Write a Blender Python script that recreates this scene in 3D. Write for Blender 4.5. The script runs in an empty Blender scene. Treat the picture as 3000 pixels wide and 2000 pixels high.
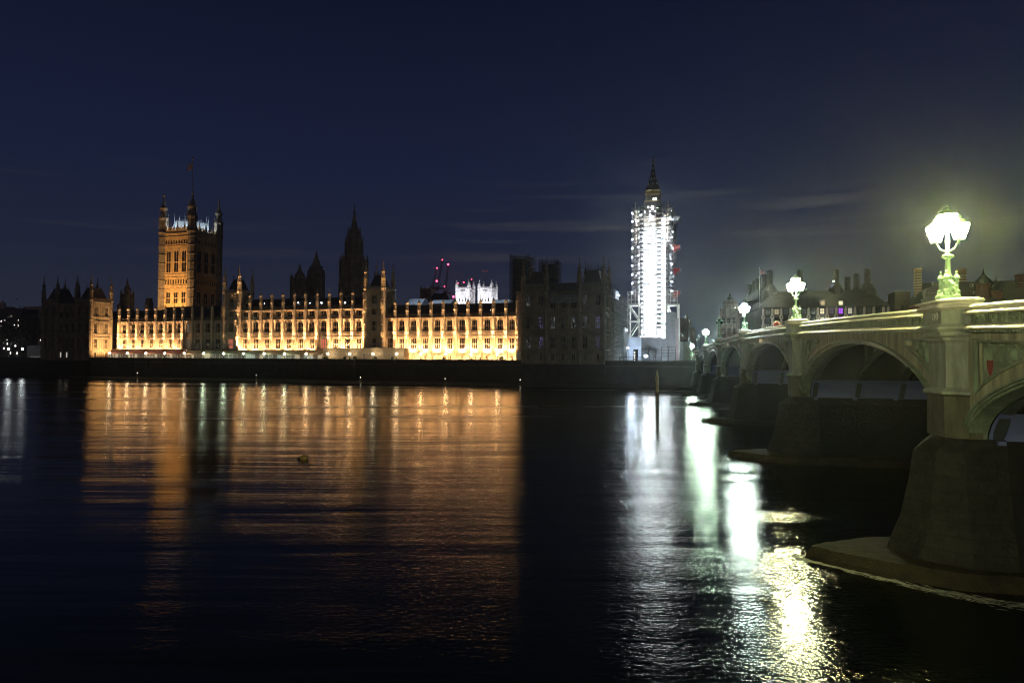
import bpy, math, random
from mathutils import Vector, Matrix
R = math.radians
rnd = random.Random(7)
scene = bpy.context.scene
col = scene.collection

# ------------------------------------------------------------------ camera
CAMZ = 9.5
cd = bpy.data.cameras.new("camera"); cam = bpy.data.objects.new("camera", cd); col.objects.link(cam)
cd.lens = 24; cd.sensor_width = 36; cd.clip_start = 0.1; cd.clip_end = 6000
CROT = Matrix.Rotation(R(91.43), 4, 'X') @ Matrix.Rotation(R(0.30), 4, 'Z')
cam.matrix_world = Matrix.Translation((0, 0, CAMZ)) @ CROT
scene.camera = cam
scene.render.resolution_x, scene.render.resolution_y = 1024, 682

# ------------------------------------------------------------------ night sky, faint city glow, exposure
w = bpy.data.worlds.new("World"); scene.world = w; w.use_nodes = True
nt = w.node_tree; nt.nodes.clear(); L = nt.links.new
out = nt.nodes.new('ShaderNodeOutputWorld'); bg = nt.nodes.new('ShaderNodeBackground')
tc = nt.nodes.new('ShaderNodeTexCoord'); sep = nt.nodes.new('ShaderNodeSeparateXYZ')
L(tc.outputs['Generated'], sep.inputs[0])
rmp = nt.nodes.new('ShaderNodeValToRGB'); e = rmp.color_ramp.elements
e[0].position = 0.0; e[0].color = (.018, .021, .032, 1)
e[1].position = 1.0; e[1].color = (.0022, .0028, .010, 1)
for p_, c_ in ((.06, (.0150, .0178, .0305)), (.14, (.0098, .0128, .0285)), (.25, (.0064, .0095, .0265)), (.36, (.0047, .0068, .0210)), (.48, (.0032, .0044, .0145))):
    k = e.new(p_); k.color = (*c_, 1)
L(sep.outputs['Z'], rmp.inputs[0])
mp = nt.nodes.new('ShaderNodeMapping'); mp.inputs['Scale'].default_value = (2.2, 2.2, 34)
nz = nt.nodes.new('ShaderNodeTexNoise'); nz.inputs['Scale'].default_value = 1.7; nz.inputs['Detail'].default_value = 4
L(tc.outputs['Generated'], mp.inputs[0]); L(mp.outputs[0], nz.inputs['Vector'])
cr = nt.nodes.new('ShaderNodeValToRGB'); cr.color_ramp.elements[0].position = .55; cr.color_ramp.elements[1].position = .80
L(nz.outputs[0], cr.inputs[0])
band = nt.nodes.new('ShaderNodeValToRGB'); be = band.color_ramp.elements
be[0].position = .02; be[0].color = (.15, .15, .15, 1); be[1].position = .30; be[1].color = (0, 0, 0, 1)
k = be.new(.17); k.color = (1, 1, 1, 1); k = be.new(.25); k.color = (.3, .3, .3, 1)
L(sep.outputs['Z'], band.inputs[0])
mul = nt.nodes.new('ShaderNodeMath'); mul.operation = 'MULTIPLY'; L(cr.outputs[0], mul.inputs[0]); L(band.outputs[0], mul.inputs[1])
mx = nt.nodes.new('ShaderNodeMix'); mx.data_type = 'RGBA'
azr = nt.nodes.new('ShaderNodeMapRange'); azr.inputs['From Min'].default_value = -.12; azr.inputs['From Max'].default_value = .12; azr.inputs['To Min'].default_value = .22; azr.inputs['To Max'].default_value = 1.0
L(sep.outputs['X'], azr.inputs[0]); mul2 = nt.nodes.new('ShaderNodeMath'); mul2.operation = 'MULTIPLY'; L(mul.outputs[0], mul2.inputs[0]); L(azr.outputs[0], mul2.inputs[1])
L(mul2.outputs[0], mx.inputs['Factor']); L(rmp.outputs[0], mx.inputs['A']); mx.inputs['B'].default_value = (.042, .040, .042, 1)
sky = nt.nodes.new('ShaderNodeTexSky'); sky.sky_type = 'NISHITA'; sky.sun_disc = False
sky.sun_elevation = R(-8); sky.sun_rotation = R(250)
L(mx.outputs['Result'], bg.inputs[0]); bg.inputs[1].default_value = 1.45
bg2 = nt.nodes.new('ShaderNodeBackground'); L(sky.outputs[0], bg2.inputs[0]); bg2.inputs[1].default_value = .05
add = nt.nodes.new('ShaderNodeAddShader'); L(bg.outputs[0], add.inputs[0]); L(bg2.outputs[0], add.inputs[1])
L(add.outputs[0], out.inputs[0])

sd = bpy.data.lights.new("city_glow_fill", 'SUN'); so = bpy.data.objects.new("city_glow_fill", sd); col.objects.link(so)  # soft warm sun lamp added for the city glow from behind the camera
sd.energy = .085; sd.angle = R(25); sd.color = (1, .86, .68)
so.rotation_euler = Vector((.10, .80, -.60)).to_track_quat('-Z', 'Y').to_euler()

scene.view_settings.view_transform = 'Standard'; scene.view_settings.look = 'None'
scene.view_settings.exposure = 0; scene.view_settings.gamma = 1
cy = scene.cycles
cy.max_bounces = 5; cy.diffuse_bounces = 2; cy.glossy_bounces = 3; cy.transmission_bounces = 2; cy.transparent_max_bounces = 6
cy.volume_bounces = 0; cy.caustics_reflective = False; cy.caustics_refractive = False
cy.pixel_filter_type = 'BLACKMAN_HARRIS'; cy.filter_width = 1.1; cy.sample_clamp_indirect = 60; cy.use_denoising = True
try: cy.denoiser = 'OPENIMAGEDENOISE'; cy.use_light_tree = True
except Exception: pass

# ------------------------------------------------------------------ measuring frames
def ray(px, py): return (CROT.to_3x3() @ Vector(((px-1500)/2000, (1000-py)/2000, -1)))
TH = R(-18); DX, DY = math.cos(TH), math.sin(TH); NX, NY = -DY, DX          # palace frame: s along the river front, p away from the river
def pal(px, py, p):                                                          # pixel on the upright plane p = const -> (s, z)
    d = ray(px, py); t = p/(d.x*NX+d.y*NY); return (t*(d.x*DX+d.y*DY), CAMZ+t*d.z)
def ps(px, p, py=1000): return pal(px, py, p)[0]
def pz(px, py, p): return pal(px, py, p)[1]
def far(px, py, Y):                                                          # pixel at forward distance Y -> world point
    d = ray(px, py); t = Y/d.y; return Vector((t*d.x, Y, CAMZ+t*d.z))
BO = (20.5, 31.7); BTH = math.atan2(.979, .203)
PAL = ((0, 0), TH); BRI = (BO, BTH); WLD = ((0, 0), 0.0)
OFF = {}
def tag(o, label=None, cat=None, group=None, kind=None):
    if label: o['label'] = label
    if cat: o['category'] = cat
    if group: o['group'] = group
    if kind: o['kind'] = kind
    return o
def thing(name, label, cat, frame, loc, group=None):
    o = bpy.data.objects.new(name, None); col.objects.link(o); o.empty_display_size = .5
    (ox, oy), th = frame; c, s = math.cos(th), math.sin(th)
    o.location = (ox+c*loc[0]-s*loc[1], oy+s*loc[0]+c*loc[1], loc[2]); o.rotation_euler = (0, 0, th)
    OFF[o.name] = tuple(loc); return tag(o, label, cat, group)

# ------------------------------------------------------------------ mesh builder
def front(p): return lambda u, d, z: (u, p+d, z)             # wall facing the river
def right(s): return lambda u, d, z: (s-d, u, z)             # wall facing +s
def left(s): return lambda u, d, z: (s+d, u, z)              # wall facing -s
def back(p): return lambda u, d, z: (u, p-d, z)
class MB:
    def __init__(s): s.v = []; s.f = []; s.m = []; s.cur = 0
    def add(s, vs, fs):
        b = len(s.v); s.v += [tuple(x) for x in vs]
        for f in fs: s.f.append([b+i for i in f]); s.m.append(s.cur)
        return s
    def quad(s, a, b, c, d): return s.add([a, b, c, d], [(0, 1, 2, 3)])
    def box(s, x0, x1, y0, y1, z0, z1):
        return s.add([(x0,y0,z0),(x1,y0,z0),(x1,y1,z0),(x0,y1,z0),(x0,y0,z1),(x1,y0,z1),(x1,y1,z1),(x0,y1,z1)],
                     [(0,3,2,1),(4,5,6,7),(0,1,5,4),(1,2,6,5),(2,3,7,6),(3,0,4,7)])
    def mbox(s, M, u0, u1, d0, d1, z0, z1):
        P = [M(u0,d0,z0),M(u1,d0,z0),M(u1,d1,z0),M(u0,d1,z0),M(u0,d0,z1),M(u1,d0,z1),M(u1,d1,z1),M(u0,d1,z1)]
        return s.add(P, [(0,3,2,1),(4,5,6,7),(0,1,5,4),(1,2,6,5),(2,3,7,6),(3,0,4,7)])
    def loft(s, rings, cap=True):                              # rings: list of equal-length point lists
        n = len(rings[0]); vs = [p for r in rings for p in r]; fs = []
        for k in range(len(rings)-1):
            for i in range(n):
                j = (i+1) % n; fs.append((k*n+i, k*n+j, (k+1)*n+j, (k+1)*n+i))
        if cap: fs.append(tuple(range(n-1, -1, -1))); fs.append(tuple((len(rings)-1)*n+i for i in range(n)))
        return s.add(vs, fs)
    def lathe(s, cx, cy, prof, n=8, rot=None, sq=1.0):
        rot = math.pi/n if rot is None else rot
        return s.loft([[(cx+r*math.cos(rot+2*math.pi*i/n), cy+r*sq*math.sin(rot+2*math.pi*i/n), z) for i in range(n)] for r, z in prof])
    def tube(s, a, b, r, n=4, r2=None):
        a, b = Vector(a), Vector(b); d = (b-a); 
        if d.length < 1e-6: return s
        d.normalize(); u = d.orthogonal().normalized(); w_ = d.cross(u); r2 = r if r2 is None else r2
        return s.loft([[tuple(c+rr*(math.cos(2*math.pi*i/n+.78)*u+math.sin(2*math.pi*i/n+.78)*w_)) for i in range(n)] for c, rr in ((a, r), (b, r2))])
    def panel(s, M, u0, u1, z0, z1, ops=(), rev=.5):
        us = sorted({u0, u1, *[x for o in ops for x in o[:2]]}); zs = sorted({z0, z1, *[x for o in ops for x in o[2:4]]})
        for i in range(len(us)-1):
            for j in range(len(zs)-1):
                a, b, c, d = us[i], us[i+1], zs[j], zs[j+1]; mu, mz = (a+b)/2, (c+d)/2
                if any(o[0] < mu < o[1] and o[2] < mz < o[3] for o in ops): continue
                s.quad(M(a,0,c), M(b,0,c), M(b,0,d), M(a,0,d))
        for a, b, c, d in [o[:4] for o in ops]:
            s.quad(M(a,0,c), M(a,rev,c), M(a,rev,d), M(a,0,d)); s.quad(M(b,0,c), M(b,0,d), M(b,rev,d), M(b,rev,c))
            s.quad(M(a,0,c), M(b,0,c), M(b,rev,c), M(a,rev,c)); s.quad(M(a,0,d), M(a,rev,d), M(b,rev,d), M(b,0,d))
        return s
    def crenel(s, M, u0, u1, z, h, step=1.2, t=.3, low=.45):
        s.mbox(M, u0, u1, 0, t, z, z+h*low); n = max(1, int(round((u1-u0)/step))); st = (u1-u0)/n
        for i in range(n): s.mbox(M, u0+(i+.2)*st, u0+(i+.8)*st, .02, t-.02, z+h*low, z+h)
        return s
    def sphere(s, c, r, n=8, m=6, sz=1.0):
        pr = [(max(.001, r*math.sin(math.pi*k/m)), c[2]-r*sz*math.cos(math.pi*k/m)) for k in range(m+1)]
        return s.lathe(c[0], c[1], pr, n)
    def ring(s, M, u, z, r, t, d0=-.08, d1=.1, n=20, su=1.0):  # flat ring with thickness on a wall
        a = [(u+su*(r-t)*math.cos(2*math.pi*i/n), z+(r-t)*math.sin(2*math.pi*i/n)) for i in range(n)]
        b = [(u+su*r*math.cos(2*math.pi*i/n), z+r*math.sin(2*math.pi*i/n)) for i in range(n)]
        return s.loft([[M(x,d0,y) for x,y in a],[M(x,d0,y) for x,y in b],[M(x,d1,y) for x,y in b],[M(x,d1,y) for x,y in a],[M(x,d0,y) for x,y in a]], cap=False)
    def mesh(s, name, mats, off=(0, 0, 0)):
        me = bpy.data.meshes.new(name)
        me.from_pydata([(x-off[0], y-off[1], z-off[2]) for x, y, z in s.v], [], s.f)
        mats = mats if isinstance(mats, (list, tuple)) else [mats]
        for m in mats: me.materials.append(m)
        if len(mats) > 1: me.polygons.foreach_set('material_index', s.m)
        me.update(); return me
    def build(s, name, mats, parent, off=None):
        off = OFF[parent.name] if off is None else off
        o = bpy.data.objects.new(name, s.mesh(name, mats, off)); col.objects.link(o); o.parent = parent; OFF[o.name] = off; return o
    def solo(s, name, mats, kind=None, label=None, cat=None, group=None):
        o = bpy.data.objects.new(name, s.mesh(name, mats)); col.objects.link(o); return tag(o, label, cat, group, kind)
def inst(me, name, parent, loc, rz=0):
    o = bpy.data.objects.new(name, me); col.objects.link(o); o.parent = parent; o.location = loc; o.rotation_euler = (0, 0, rz); return o
def copy_tree(o, parent=None):
    c = o.copy(); col.objects.link(c); c.parent = parent
    if o.name in OFF: OFF[c.name] = OFF[o.name]
    for ch in list(o.children): copy_tree(ch, c)
    return c

# ------------------------------------------------------------------ materials
def mat(name, base, rough=.8, metal=0., var=.25, scale=.6, bump=0., bscale=8., spec=.3, tint=None, courses=None, stretch=None):
    m = bpy.data.materials.new(name); m.use_nodes = True; n = m.node_tree; l = n.links.new
    b = n.nodes['Principled BSDF']; b.inputs['Roughness'].default_value = rough; b.inputs['Metallic'].default_value = metal
    b.inputs['Specular IOR Level'].default_value = spec
    t = n.nodes.new('ShaderNodeTexCoord'); mpn = n.nodes.new('ShaderNodeMapping'); l(t.outputs['Object'], mpn.inputs[0])
    if stretch: mpn.inputs['Scale'].default_value = stretch
    a = n.nodes.new('ShaderNodeTexNoise'); a.inputs['Scale'].default_value = scale; a.inputs['Detail'].default_value = 6; a.inputs['Roughness'].default_value = .65
    l(mpn.outputs[0], a.inputs['Vector'])
    r_ = n.nodes.new('ShaderNodeValToRGB'); q = r_.color_ramp.elements
    lo = tint or tuple(c*(1-var*1.5) for c in base); hi = tuple(min(1, c*(1+var)) for c in base)
    q[0].position = .32; q[0].color = (*lo, 1); q[1].position = .68; q[1].color = (*hi, 1)
    l(a.outputs[0], r_.inputs[0]); cout = r_.outputs[0]
    if courses:                                               # stone courses: mortar joints in the colour and the bump
        sx = n.nodes.new('ShaderNodeSeparateXYZ'); l(t.outputs['Object'], sx.inputs[0])
        ad = n.nodes.new('ShaderNodeMath'); l(sx.outputs[0], ad.inputs[0]); l(sx.outputs[1], ad.inputs[1])
        cb = n.nodes.new('ShaderNodeCombineXYZ'); l(ad.outputs[0], cb.inputs[0]); l(sx.outputs[2], cb.inputs[1])
        br = n.nodes.new('ShaderNodeTexBrick'); br.inputs['Scale'].default_value = 1; br.inputs['Brick Width'].default_value = courses[0]; br.inputs['Row Height'].default_value = courses[1]
        br.inputs['Mortar Size'].default_value = courses[2]; br.inputs['Color1'].default_value = (1, 1, 1, 1); br.inputs['Color2'].default_value = (.8, .8, .8, 1); br.inputs['Mortar'].default_value = (.45, .45, .45, 1)
        l(cb.outputs[0], br.inputs['Vector'])
        mm = n.nodes.new('ShaderNodeMix'); mm.data_type = 'RGBA'; mm.blend_type = 'MULTIPLY'; mm.inputs['Factor'].default_value = 1
        l(cout, mm.inputs['A']); l(br.outputs['Color'], mm.inputs['B']); cout = mm.outputs['Result']
    l(cout, b.inputs['Base Color'])
    if bump:
        a2 = n.nodes.new('ShaderNodeTexNoise'); a2.inputs['Scale'].default_value = bscale; a2.inputs['Detail'].default_value = 5; l(mpn.outputs[0], a2.inputs['Vector'])
        bp = n.nodes.new('ShaderNodeBump'); bp.inputs['Strength'].default_value = bump; bp.inputs['Distance'].default_value = .1
        l(a2.outputs[0], bp.inputs['Height']); l(bp.outputs[0], b.inputs['Normal'])
    return m
def emit(name, c, s):
    m = bpy.data.materials.new(name); m.use_nodes = True; n = m.node_tree; b = n.nodes['Principled BSDF']
    b.inputs['Base Color'].default_value = (.12, .12, .12, 1); b.inputs['Emission Color'].default_value = (*c, 1); b.inputs['Emission Strength'].default_value = s; return m
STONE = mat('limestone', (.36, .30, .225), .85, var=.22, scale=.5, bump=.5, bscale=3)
STONE_D = mat('dark_limestone', (.15, .122, .092), .85, var=.3, scale=.4, bump=.5, bscale=3)  # darker limestone copy; the shade of the unlit parts is put into its colour
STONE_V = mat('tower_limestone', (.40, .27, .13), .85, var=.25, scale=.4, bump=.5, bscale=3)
ABBEY = mat('pale_abbey_stone', (.55, .55, .55), .85, var=.25, scale=.6, bump=.4, bscale=2)
SLATE = mat('cast_iron_roof', (.045, .042, .042), .6, var=.3, scale=1.2)
LEAD = mat('pale_lead_roof', (.34, .38, .42), .6, var=.2, scale=1.5)
GLASS = mat('dark_window_glass', (.012, .012, .014), .12, var=.3, scale=.8, spec=.5)
GLIT = emit('warm_lit_glass', (1, .72, .38), 1.6)
GWHITE = emit('white_lit_glass', (1, .95, .85), 2.2)
GDIM = emit('dimly_lit_glass', (1, .85, .6), .12)
GPURP = emit('violet_lit_glass', (.42, .05, 1), 1.3)
GPURP2 = emit('dim_violet_lit_glass', (.4, .08, .8), .12)
GBLUE = emit('blue_lit_glass', (.2, .25, 1), .7)
GRED = emit('red_lit_glass', (1, .25, .16), .8)
STEEL = mat('galvanised_tube', (.22, .22, .23), .5, metal=.2, var=.2, scale=2)
STEEL_D = mat('dark_steel', (.06, .06, .065), .5, metal=.2, var=.3, scale=2)
SHEETW = mat('white_sheeting', (.62, .66, .74), .7, var=.12, scale=.4, bump=.5, bscale=1)
SHEETG = mat('grey_sheeting', (.30, .31, .33), .75, var=.15, scale=.4, bump=.5, bscale=1)
SHEETD = mat('dark_debris_netting', (.035, .04, .04), .9, var=.4, scale=.5)
BLUE = mat('blue_tarpaulin', (.035, .07, .17), .6, var=.3, scale=.7)
BOARD = mat('scaffold_board', (.10, .09, .08), .8, var=.3, scale=1.5)
REDP = mat('red_netting', (.5, .05, .05), .7, var=.2, scale=2)
WHITEP = mat('white_paint', (.75, .73, .68), .6, var=.1, scale=1)
TENT = mat('striped_awning', (.42, .20, .16), .7, var=.15, scale=1.0)
CREAM = mat('cream_awning', (.42, .32, .20), .7, var=.1, scale=1)
GREENP = mat('green_bridge_paint', (.15, .215, .125), .45, var=.3, scale=1.1, bump=.25, bscale=10, spec=.5, tint=(.075, .095, .055), stretch=(1.4, 1.4, .35))
GREENL = mat('pale_green_paint', (.26, .40, .27), .45, var=.2, scale=2, spec=.5)
BUFF = mat('weathered_arch_paint', (.275, .29, .17), .6, var=.38, scale=1.1, bump=.25, bscale=6, stretch=(1.6, 1.6, .16))
COPE = mat('pale_coping', (.50, .48, .38), .55, var=.15, scale=1.5, bump=.2)
GRAN = mat('pier_granite', (.225, .26, .185), .8, var=.26, scale=1.2, bump=.5, bscale=30, stretch=(1.4, 1.4, .35))
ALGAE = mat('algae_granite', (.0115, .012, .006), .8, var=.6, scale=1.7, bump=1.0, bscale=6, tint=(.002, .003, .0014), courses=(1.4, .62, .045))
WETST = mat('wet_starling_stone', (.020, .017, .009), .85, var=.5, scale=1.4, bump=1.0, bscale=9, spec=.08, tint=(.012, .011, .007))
SOFF = mat('grey_soffit_plate', (.095, .125, .24), .6, var=.15, scale=.7, stretch=(.3, .3, 1.6))
RIB = mat('dark_rib_paint', (.036, .048, .045), .6, var=.25, scale=.8)
EMBW = mat('wet_river_wall', (.030, .024, .017), .75, var=.4, scale=.35, bump=.8, bscale=3, courses=(2.0, .8, .03))
EMBT = mat('river_wall_coping', (.07, .06, .045), .8, var=.3, scale=.6, bump=.4)
ROAD = mat('asphalt', (.05, .05, .05), .8, var=.2, scale=2)
SOIL = mat('dark_ground', (.05, .048, .04), .9, var=.3, scale=.05)
MUD = mat('foreshore_mud', (.035, .031, .025), .55, var=.3, scale=.4, bump=.8, bscale=2)
BRICK = mat('dark_brick', (.10, .055, .045), .85, var=.3, scale=.6)
REDB = mat('red_brick', (.24, .095, .06), .85, var=.25, scale=.7)
PINK = mat('pink_stone', (.34, .235, .19), .85, var=.25, scale=.5, bump=.4, bscale=2)
BAND = mat('portland_band', (.50, .46, .38), .8, var=.15, scale=.6)
TILE = mat('dark_tile_roof', (.075, .072, .055), .75, var=.3, scale=1)
BRONZE = mat('bronze_roof', (.050, .050, .046), .5, var=.3, scale=.8)
COLST = mat('pale_column_stone', (.62, .55, .48), .8, var=.12, scale=.7)
CONC = mat('pale_concrete', (.42, .46, .40), .8, var=.2, scale=.7, bump=.3)
WOOD = mat('weathered_timber', (.15, .14, .085), .85, var=.45, scale=1.5, bump=.6, bscale=6, stretch=(3, 3, .6))
WOODW = mat('wet_timber', (.035, .03, .02), .5, var=.4, scale=2)
BUOYY = mat('yellow_buoy_paint', (.15, .11, .02), .5, var=.25, scale=3)
BLACKP = mat('black_paint', (.02, .02, .022), .5, var=.3, scale=2)
LEAF = mat('dark_foliage', (.055, .06, .028), .8, var=.4, scale=.6)
BARK = mat('bark', (.09, .07, .05), .9, var=.3, scale=2)
GOLD = mat('gilding', (.30, .24, .11), .4, metal=.5, var=.2, scale=2)
FLAGM = mat('flag_cloth', (.13, .085, .09), .8, var=.3, scale=2)
BULB_W = emit('white_globe', (1, .76, .46), 58)
BULB_G = emit('greenish_lantern_glass', (.72, 1.0, .80), 798)
BULB_Y = emit('yellow_lantern_glass', (1.0, .98, .36), 986)
BULB_Y2 = emit("pale_yellow_lantern_glass", (1.0, 1.0, .55), 892)
BULB_W2 = emit("greenish_globe", (.80, 1, .70), 56)
BULB_C = emit('cold_lantern_glass', (.80, 1.0, .92), 892)
BULB_GD = emit("garden_globe", (.85, .93, 1), 70)
DOT = emit('small_white_lamp', (.9, .95, 1), 14)
FLOOD = emit('white_worklight', (.80, .91, 1.0), 740)
FLOOD2 = emit('soft_worklight', (.84, .93, 1.0), 45)
REDL = emit('red_beacon', (1, .04, .10), 16)
AMBER = emit('amber_lamp', (1, .52, .12), 12)
def spot(name, loc, tgt, P, c, ang=100, blend=.6, r=.15, frame=PAL):
    (ox, oy), th = frame; cc, ss = math.cos(th), math.sin(th)
    tw = lambda q: Vector((ox+cc*q[0]-ss*q[1], oy+ss*q[0]+cc*q[1], q[2]))
    a, b = tw(loc), tw(tgt); d = bpy.data.lights.new(name, 'SPOT'); o = bpy.data.objects.new(name, d); col.objects.link(o)
    d.energy = P; d.color = c; d.spot_size = R(ang); d.spot_blend = blend; d.shadow_soft_size = r
    o.location = a; o.rotation_euler = (b-a).to_track_quat('-Z', 'Y').to_euler(); return o
ORD = ['first','second','third','fourth','fifth','sixth','seventh','eighth','ninth','tenth','eleventh','twelfth','thirteenth','fourteenth','fifteenth','sixteenth','seventeenth','eighteenth','nineteenth','twentieth','twenty-first','twenty-second']

def speck(name, c, st, sc, th):                               # leaded panes; reflected glints painted in as a few glowing specks
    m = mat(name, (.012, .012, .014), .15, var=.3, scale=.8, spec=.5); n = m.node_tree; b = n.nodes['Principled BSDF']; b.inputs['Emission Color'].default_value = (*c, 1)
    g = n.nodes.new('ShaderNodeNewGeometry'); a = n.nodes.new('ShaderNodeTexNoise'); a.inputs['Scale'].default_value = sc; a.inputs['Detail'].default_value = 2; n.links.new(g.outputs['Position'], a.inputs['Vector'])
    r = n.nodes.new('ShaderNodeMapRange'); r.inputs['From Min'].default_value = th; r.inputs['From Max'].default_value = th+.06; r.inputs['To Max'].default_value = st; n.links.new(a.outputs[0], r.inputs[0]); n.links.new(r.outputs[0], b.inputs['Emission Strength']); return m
SPK = speck('glint_speck_glass', (.85, .95, 1), .30, 2.3, .57)
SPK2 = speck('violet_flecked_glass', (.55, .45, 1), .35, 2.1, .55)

STONE_E = mat('pale_shaft_stone', (.55, .53, .49), .85, var=.15, scale=.5)

GRAN_T = mat('tide_stained_granite', (.070, .074, .040), .8, var=.4, scale=1.0, bump=.6, bscale=12, stretch=(1.2, 1.2, .4), tint=(.04, .042, .022))

COREM = mat('shaded_pier_flank', (.0035, .0038, .0028), .9, var=.5, scale=.6, bump=.6, bscale=4)  # shade under the arches is put into this near-black colour of the pier sides
# ------------------------------------------------------------------ setting
def ground():
    mb = MB(); mb.box(-3000, 3000, -400, 3000, -6, -3.0); mb.solo('river_bed', MUD, 'structure')
    # river: one sheet, procedural ripples
    m = bpy.data.materials.new('river_water'); m.use_nodes = True; n = m.node_tree; l = n.links.new; b = n.nodes['Principled BSDF']
    b.inputs['Base Color'].default_value = (.0035, .0048, .0038, 1); b.inputs['Roughness'].default_value = .15; b.inputs['IOR'].default_value = 1.33
    b.inputs['Specular IOR Level'].default_value = .5
    g = n.nodes.new('ShaderNodeNewGeometry')
    def nz_(scale, sc, det, rz=0):
        mp_ = n.nodes.new('ShaderNodeMapping'); mp_.inputs['Scale'].default_value = sc; mp_.inputs['Rotation'].default_value = (0, 0, rz)
        l(g.outputs['Position'], mp_.inputs[0]); t = n.nodes.new('ShaderNodeTexNoise'); t.inputs['Scale'].default_value = scale
        t.inputs['Detail'].default_value = det; t.inputs['Roughness'].default_value = .55; l(mp_.outputs[0], t.inputs['Vector']); return t.outputs[0]
    a = nz_(1.0, (.028, .22, 1), 3, R(7)); r_ = nz_(1.0, (2.3, 5.2, 1), 3, R(-14)); c = nz_(1.0, (.06, .55, 1), 2, R(-4))
    # wave height of ripples, modulated by calmer and rougher patches
    patch = n.nodes.new('ShaderNodeMapRange'); patch.inputs['From Min'].default_value = .35; patch.inputs['From Max'].default_value = .65
    patch.inputs['To Min'].default_value = .35; patch.inputs['To Max'].default_value = 1.0; l(a, patch.inputs[0])
    m1 = n.nodes.new('ShaderNodeMath'); m1.operation = 'MULTIPLY'; l(r_, m1.inputs[0]); l(patch.outputs[0], m1.inputs[1])
    b1 = n.nodes.new('ShaderNodeBump'); b1.inputs['Strength'].default_value = 1; b1.inputs['Distance'].default_value = 1.0; sy = n.nodes.new('ShaderNodeSeparateXYZ'); l(g.outputs['Position'], sy.inputs[0]); am = n.nodes.new('ShaderNodeMapRange'); am.interpolation_type = 'SMOOTHSTEP'; am.inputs['From Min'].default_value = 20; am.inputs['From Max'].default_value = 170
    am.inputs['To Min'].default_value = .050; am.inputs['To Max'].default_value = .006; l(sy.outputs[1], am.inputs[0]); m0 = n.nodes.new('ShaderNodeMath'); m0.operation = 'MULTIPLY'; ax = n.nodes.new('ShaderNodeMapRange'); ax.interpolation_type = 'SMOOTHSTEP'; ax.inputs['From Min'].default_value = -22; ax.inputs['From Max'].default_value = 4; ax.inputs['To Min'].default_value = .27; ax.inputs['To Max'].default_value = 1; l(sy.outputs[0], ax.inputs[0]); mA = n.nodes.new('ShaderNodeMath'); mA.operation = 'MULTIPLY'; l(ax.outputs[0], mA.inputs[0]); l(am.outputs[0], mA.inputs[1]); l(m1.outputs[0], m0.inputs[0]); l(mA.outputs[0], m0.inputs[1]); l(m0.outputs[0], b1.inputs['Height'])
    b2 = n.nodes.new('ShaderNodeBump'); b2.inputs['Strength'].default_value = 1; b2.inputs['Distance'].default_value = .022; l(c, b2.inputs['Height']); l(b2.outputs[0], b1.inputs['Normal'])
    # long smooth swell bands streaking along the current
    sw = n.nodes.new('ShaderNodeMath'); sw.operation = 'MULTIPLY'; sw.inputs[1].default_value = 1.0; l(a, sw.inputs[0])
    b3 = n.nodes.new('ShaderNodeBump'); b3.inputs['Strength'].default_value = 1; b3.inputs['Distance'].default_value = .10; l(sw.outputs[0], b3.inputs['Height']); l(b3.outputs[0], b2.inputs['Normal'])
    n.nodes.remove(b); b = n.nodes.new('ShaderNodeBsdfGlossy'); b.distribution = 'BECKMANN'; b.inputs['Color'].default_value = (.95, .95, .90, 1); l(b1.outputs[0], b.inputs['Normal'])
    df = n.nodes.new('ShaderNodeBsdfDiffuse'); df.inputs['Color'].default_value = (.0006, .0010, .0007, 1); fr = n.nodes.new('ShaderNodeFresnel'); fr.inputs['IOR'].default_value = 1.33; l(b2.outputs[0], fr.inputs['Normal'])
    ms = n.nodes.new('ShaderNodeMixShader'); l(fr.outputs[0], ms.inputs[0]); l(df.outputs[0], ms.inputs[1]); l(b.outputs[0], ms.inputs[2]); l(ms.outputs[0], n.nodes['Material Output'].inputs['Surface'])
    rr = n.nodes.new('ShaderNodeMapRange'); rr.inputs['From Min'].default_value = .3; rr.inputs['From Max'].default_value = .7
    rr.inputs['To Min'].default_value = -.02; rr.inputs['To Max'].default_value = .03; l(c, rr.inputs[0])
    ry = n.nodes.new('ShaderNodeMapRange'); ry.interpolation_type = 'SMOOTHSTEP'; ry.inputs['From Min'].default_value = 30; ry.inputs['From Max'].default_value = 110; ry.inputs['To Min'].default_value = .13; ry.inputs['To Max'].default_value = .215; l(sy.outputs[1], ry.inputs[0])
    st_ = nz_(1.0, (.009, .075, 1), 4, R(9)); rs_ = n.nodes.new('ShaderNodeMapRange'); rs_.inputs['From Min'].default_value = .38; rs_.inputs['From Max'].default_value = .62; rs_.inputs['To Min'].default_value = -.045; rs_.inputs['To Max'].default_value = .05; l(st_, rs_.inputs[0])
    rq = n.nodes.new('ShaderNodeMath'); l(rr.outputs[0], rq.inputs[0]); l(rs_.outputs[0], rq.inputs[1])
    ra = n.nodes.new('ShaderNodeMath'); l(rq.outputs[0], ra.inputs[0]); l(ry.outputs[0], ra.inputs[1]); l(ra.outputs[0], b.inputs['Roughness'])
    mb = MB(); mb.quad((-2500, -300, 0), (2500, -300, 0), (2500, 1200, 0), (-2500, 1200, 0)); mb.solo('river', m, 'structure')
    # ground of the far bank, reaching the horizon behind the river wall
    def W(s, p, z): return (s*DX+p*NX, s*DY+p*NY, z)
    mb = MB(); mb.quad(W(-2800, 236, 7.9), W(2800, 236, 7.9), W(2800, 4200, 7.9), W(-2800, 4200, 7.9)); mb.solo('ground', SOIL, 'structure')
    mb = MB()
    P = [[W(-600, q, z) for q, z in ((226, -.4), (231, .25), (235.2, .9))], [W(60, q, z) for q, z in ((226, -.4), (231, .25), (235.2, .9))]]
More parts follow.
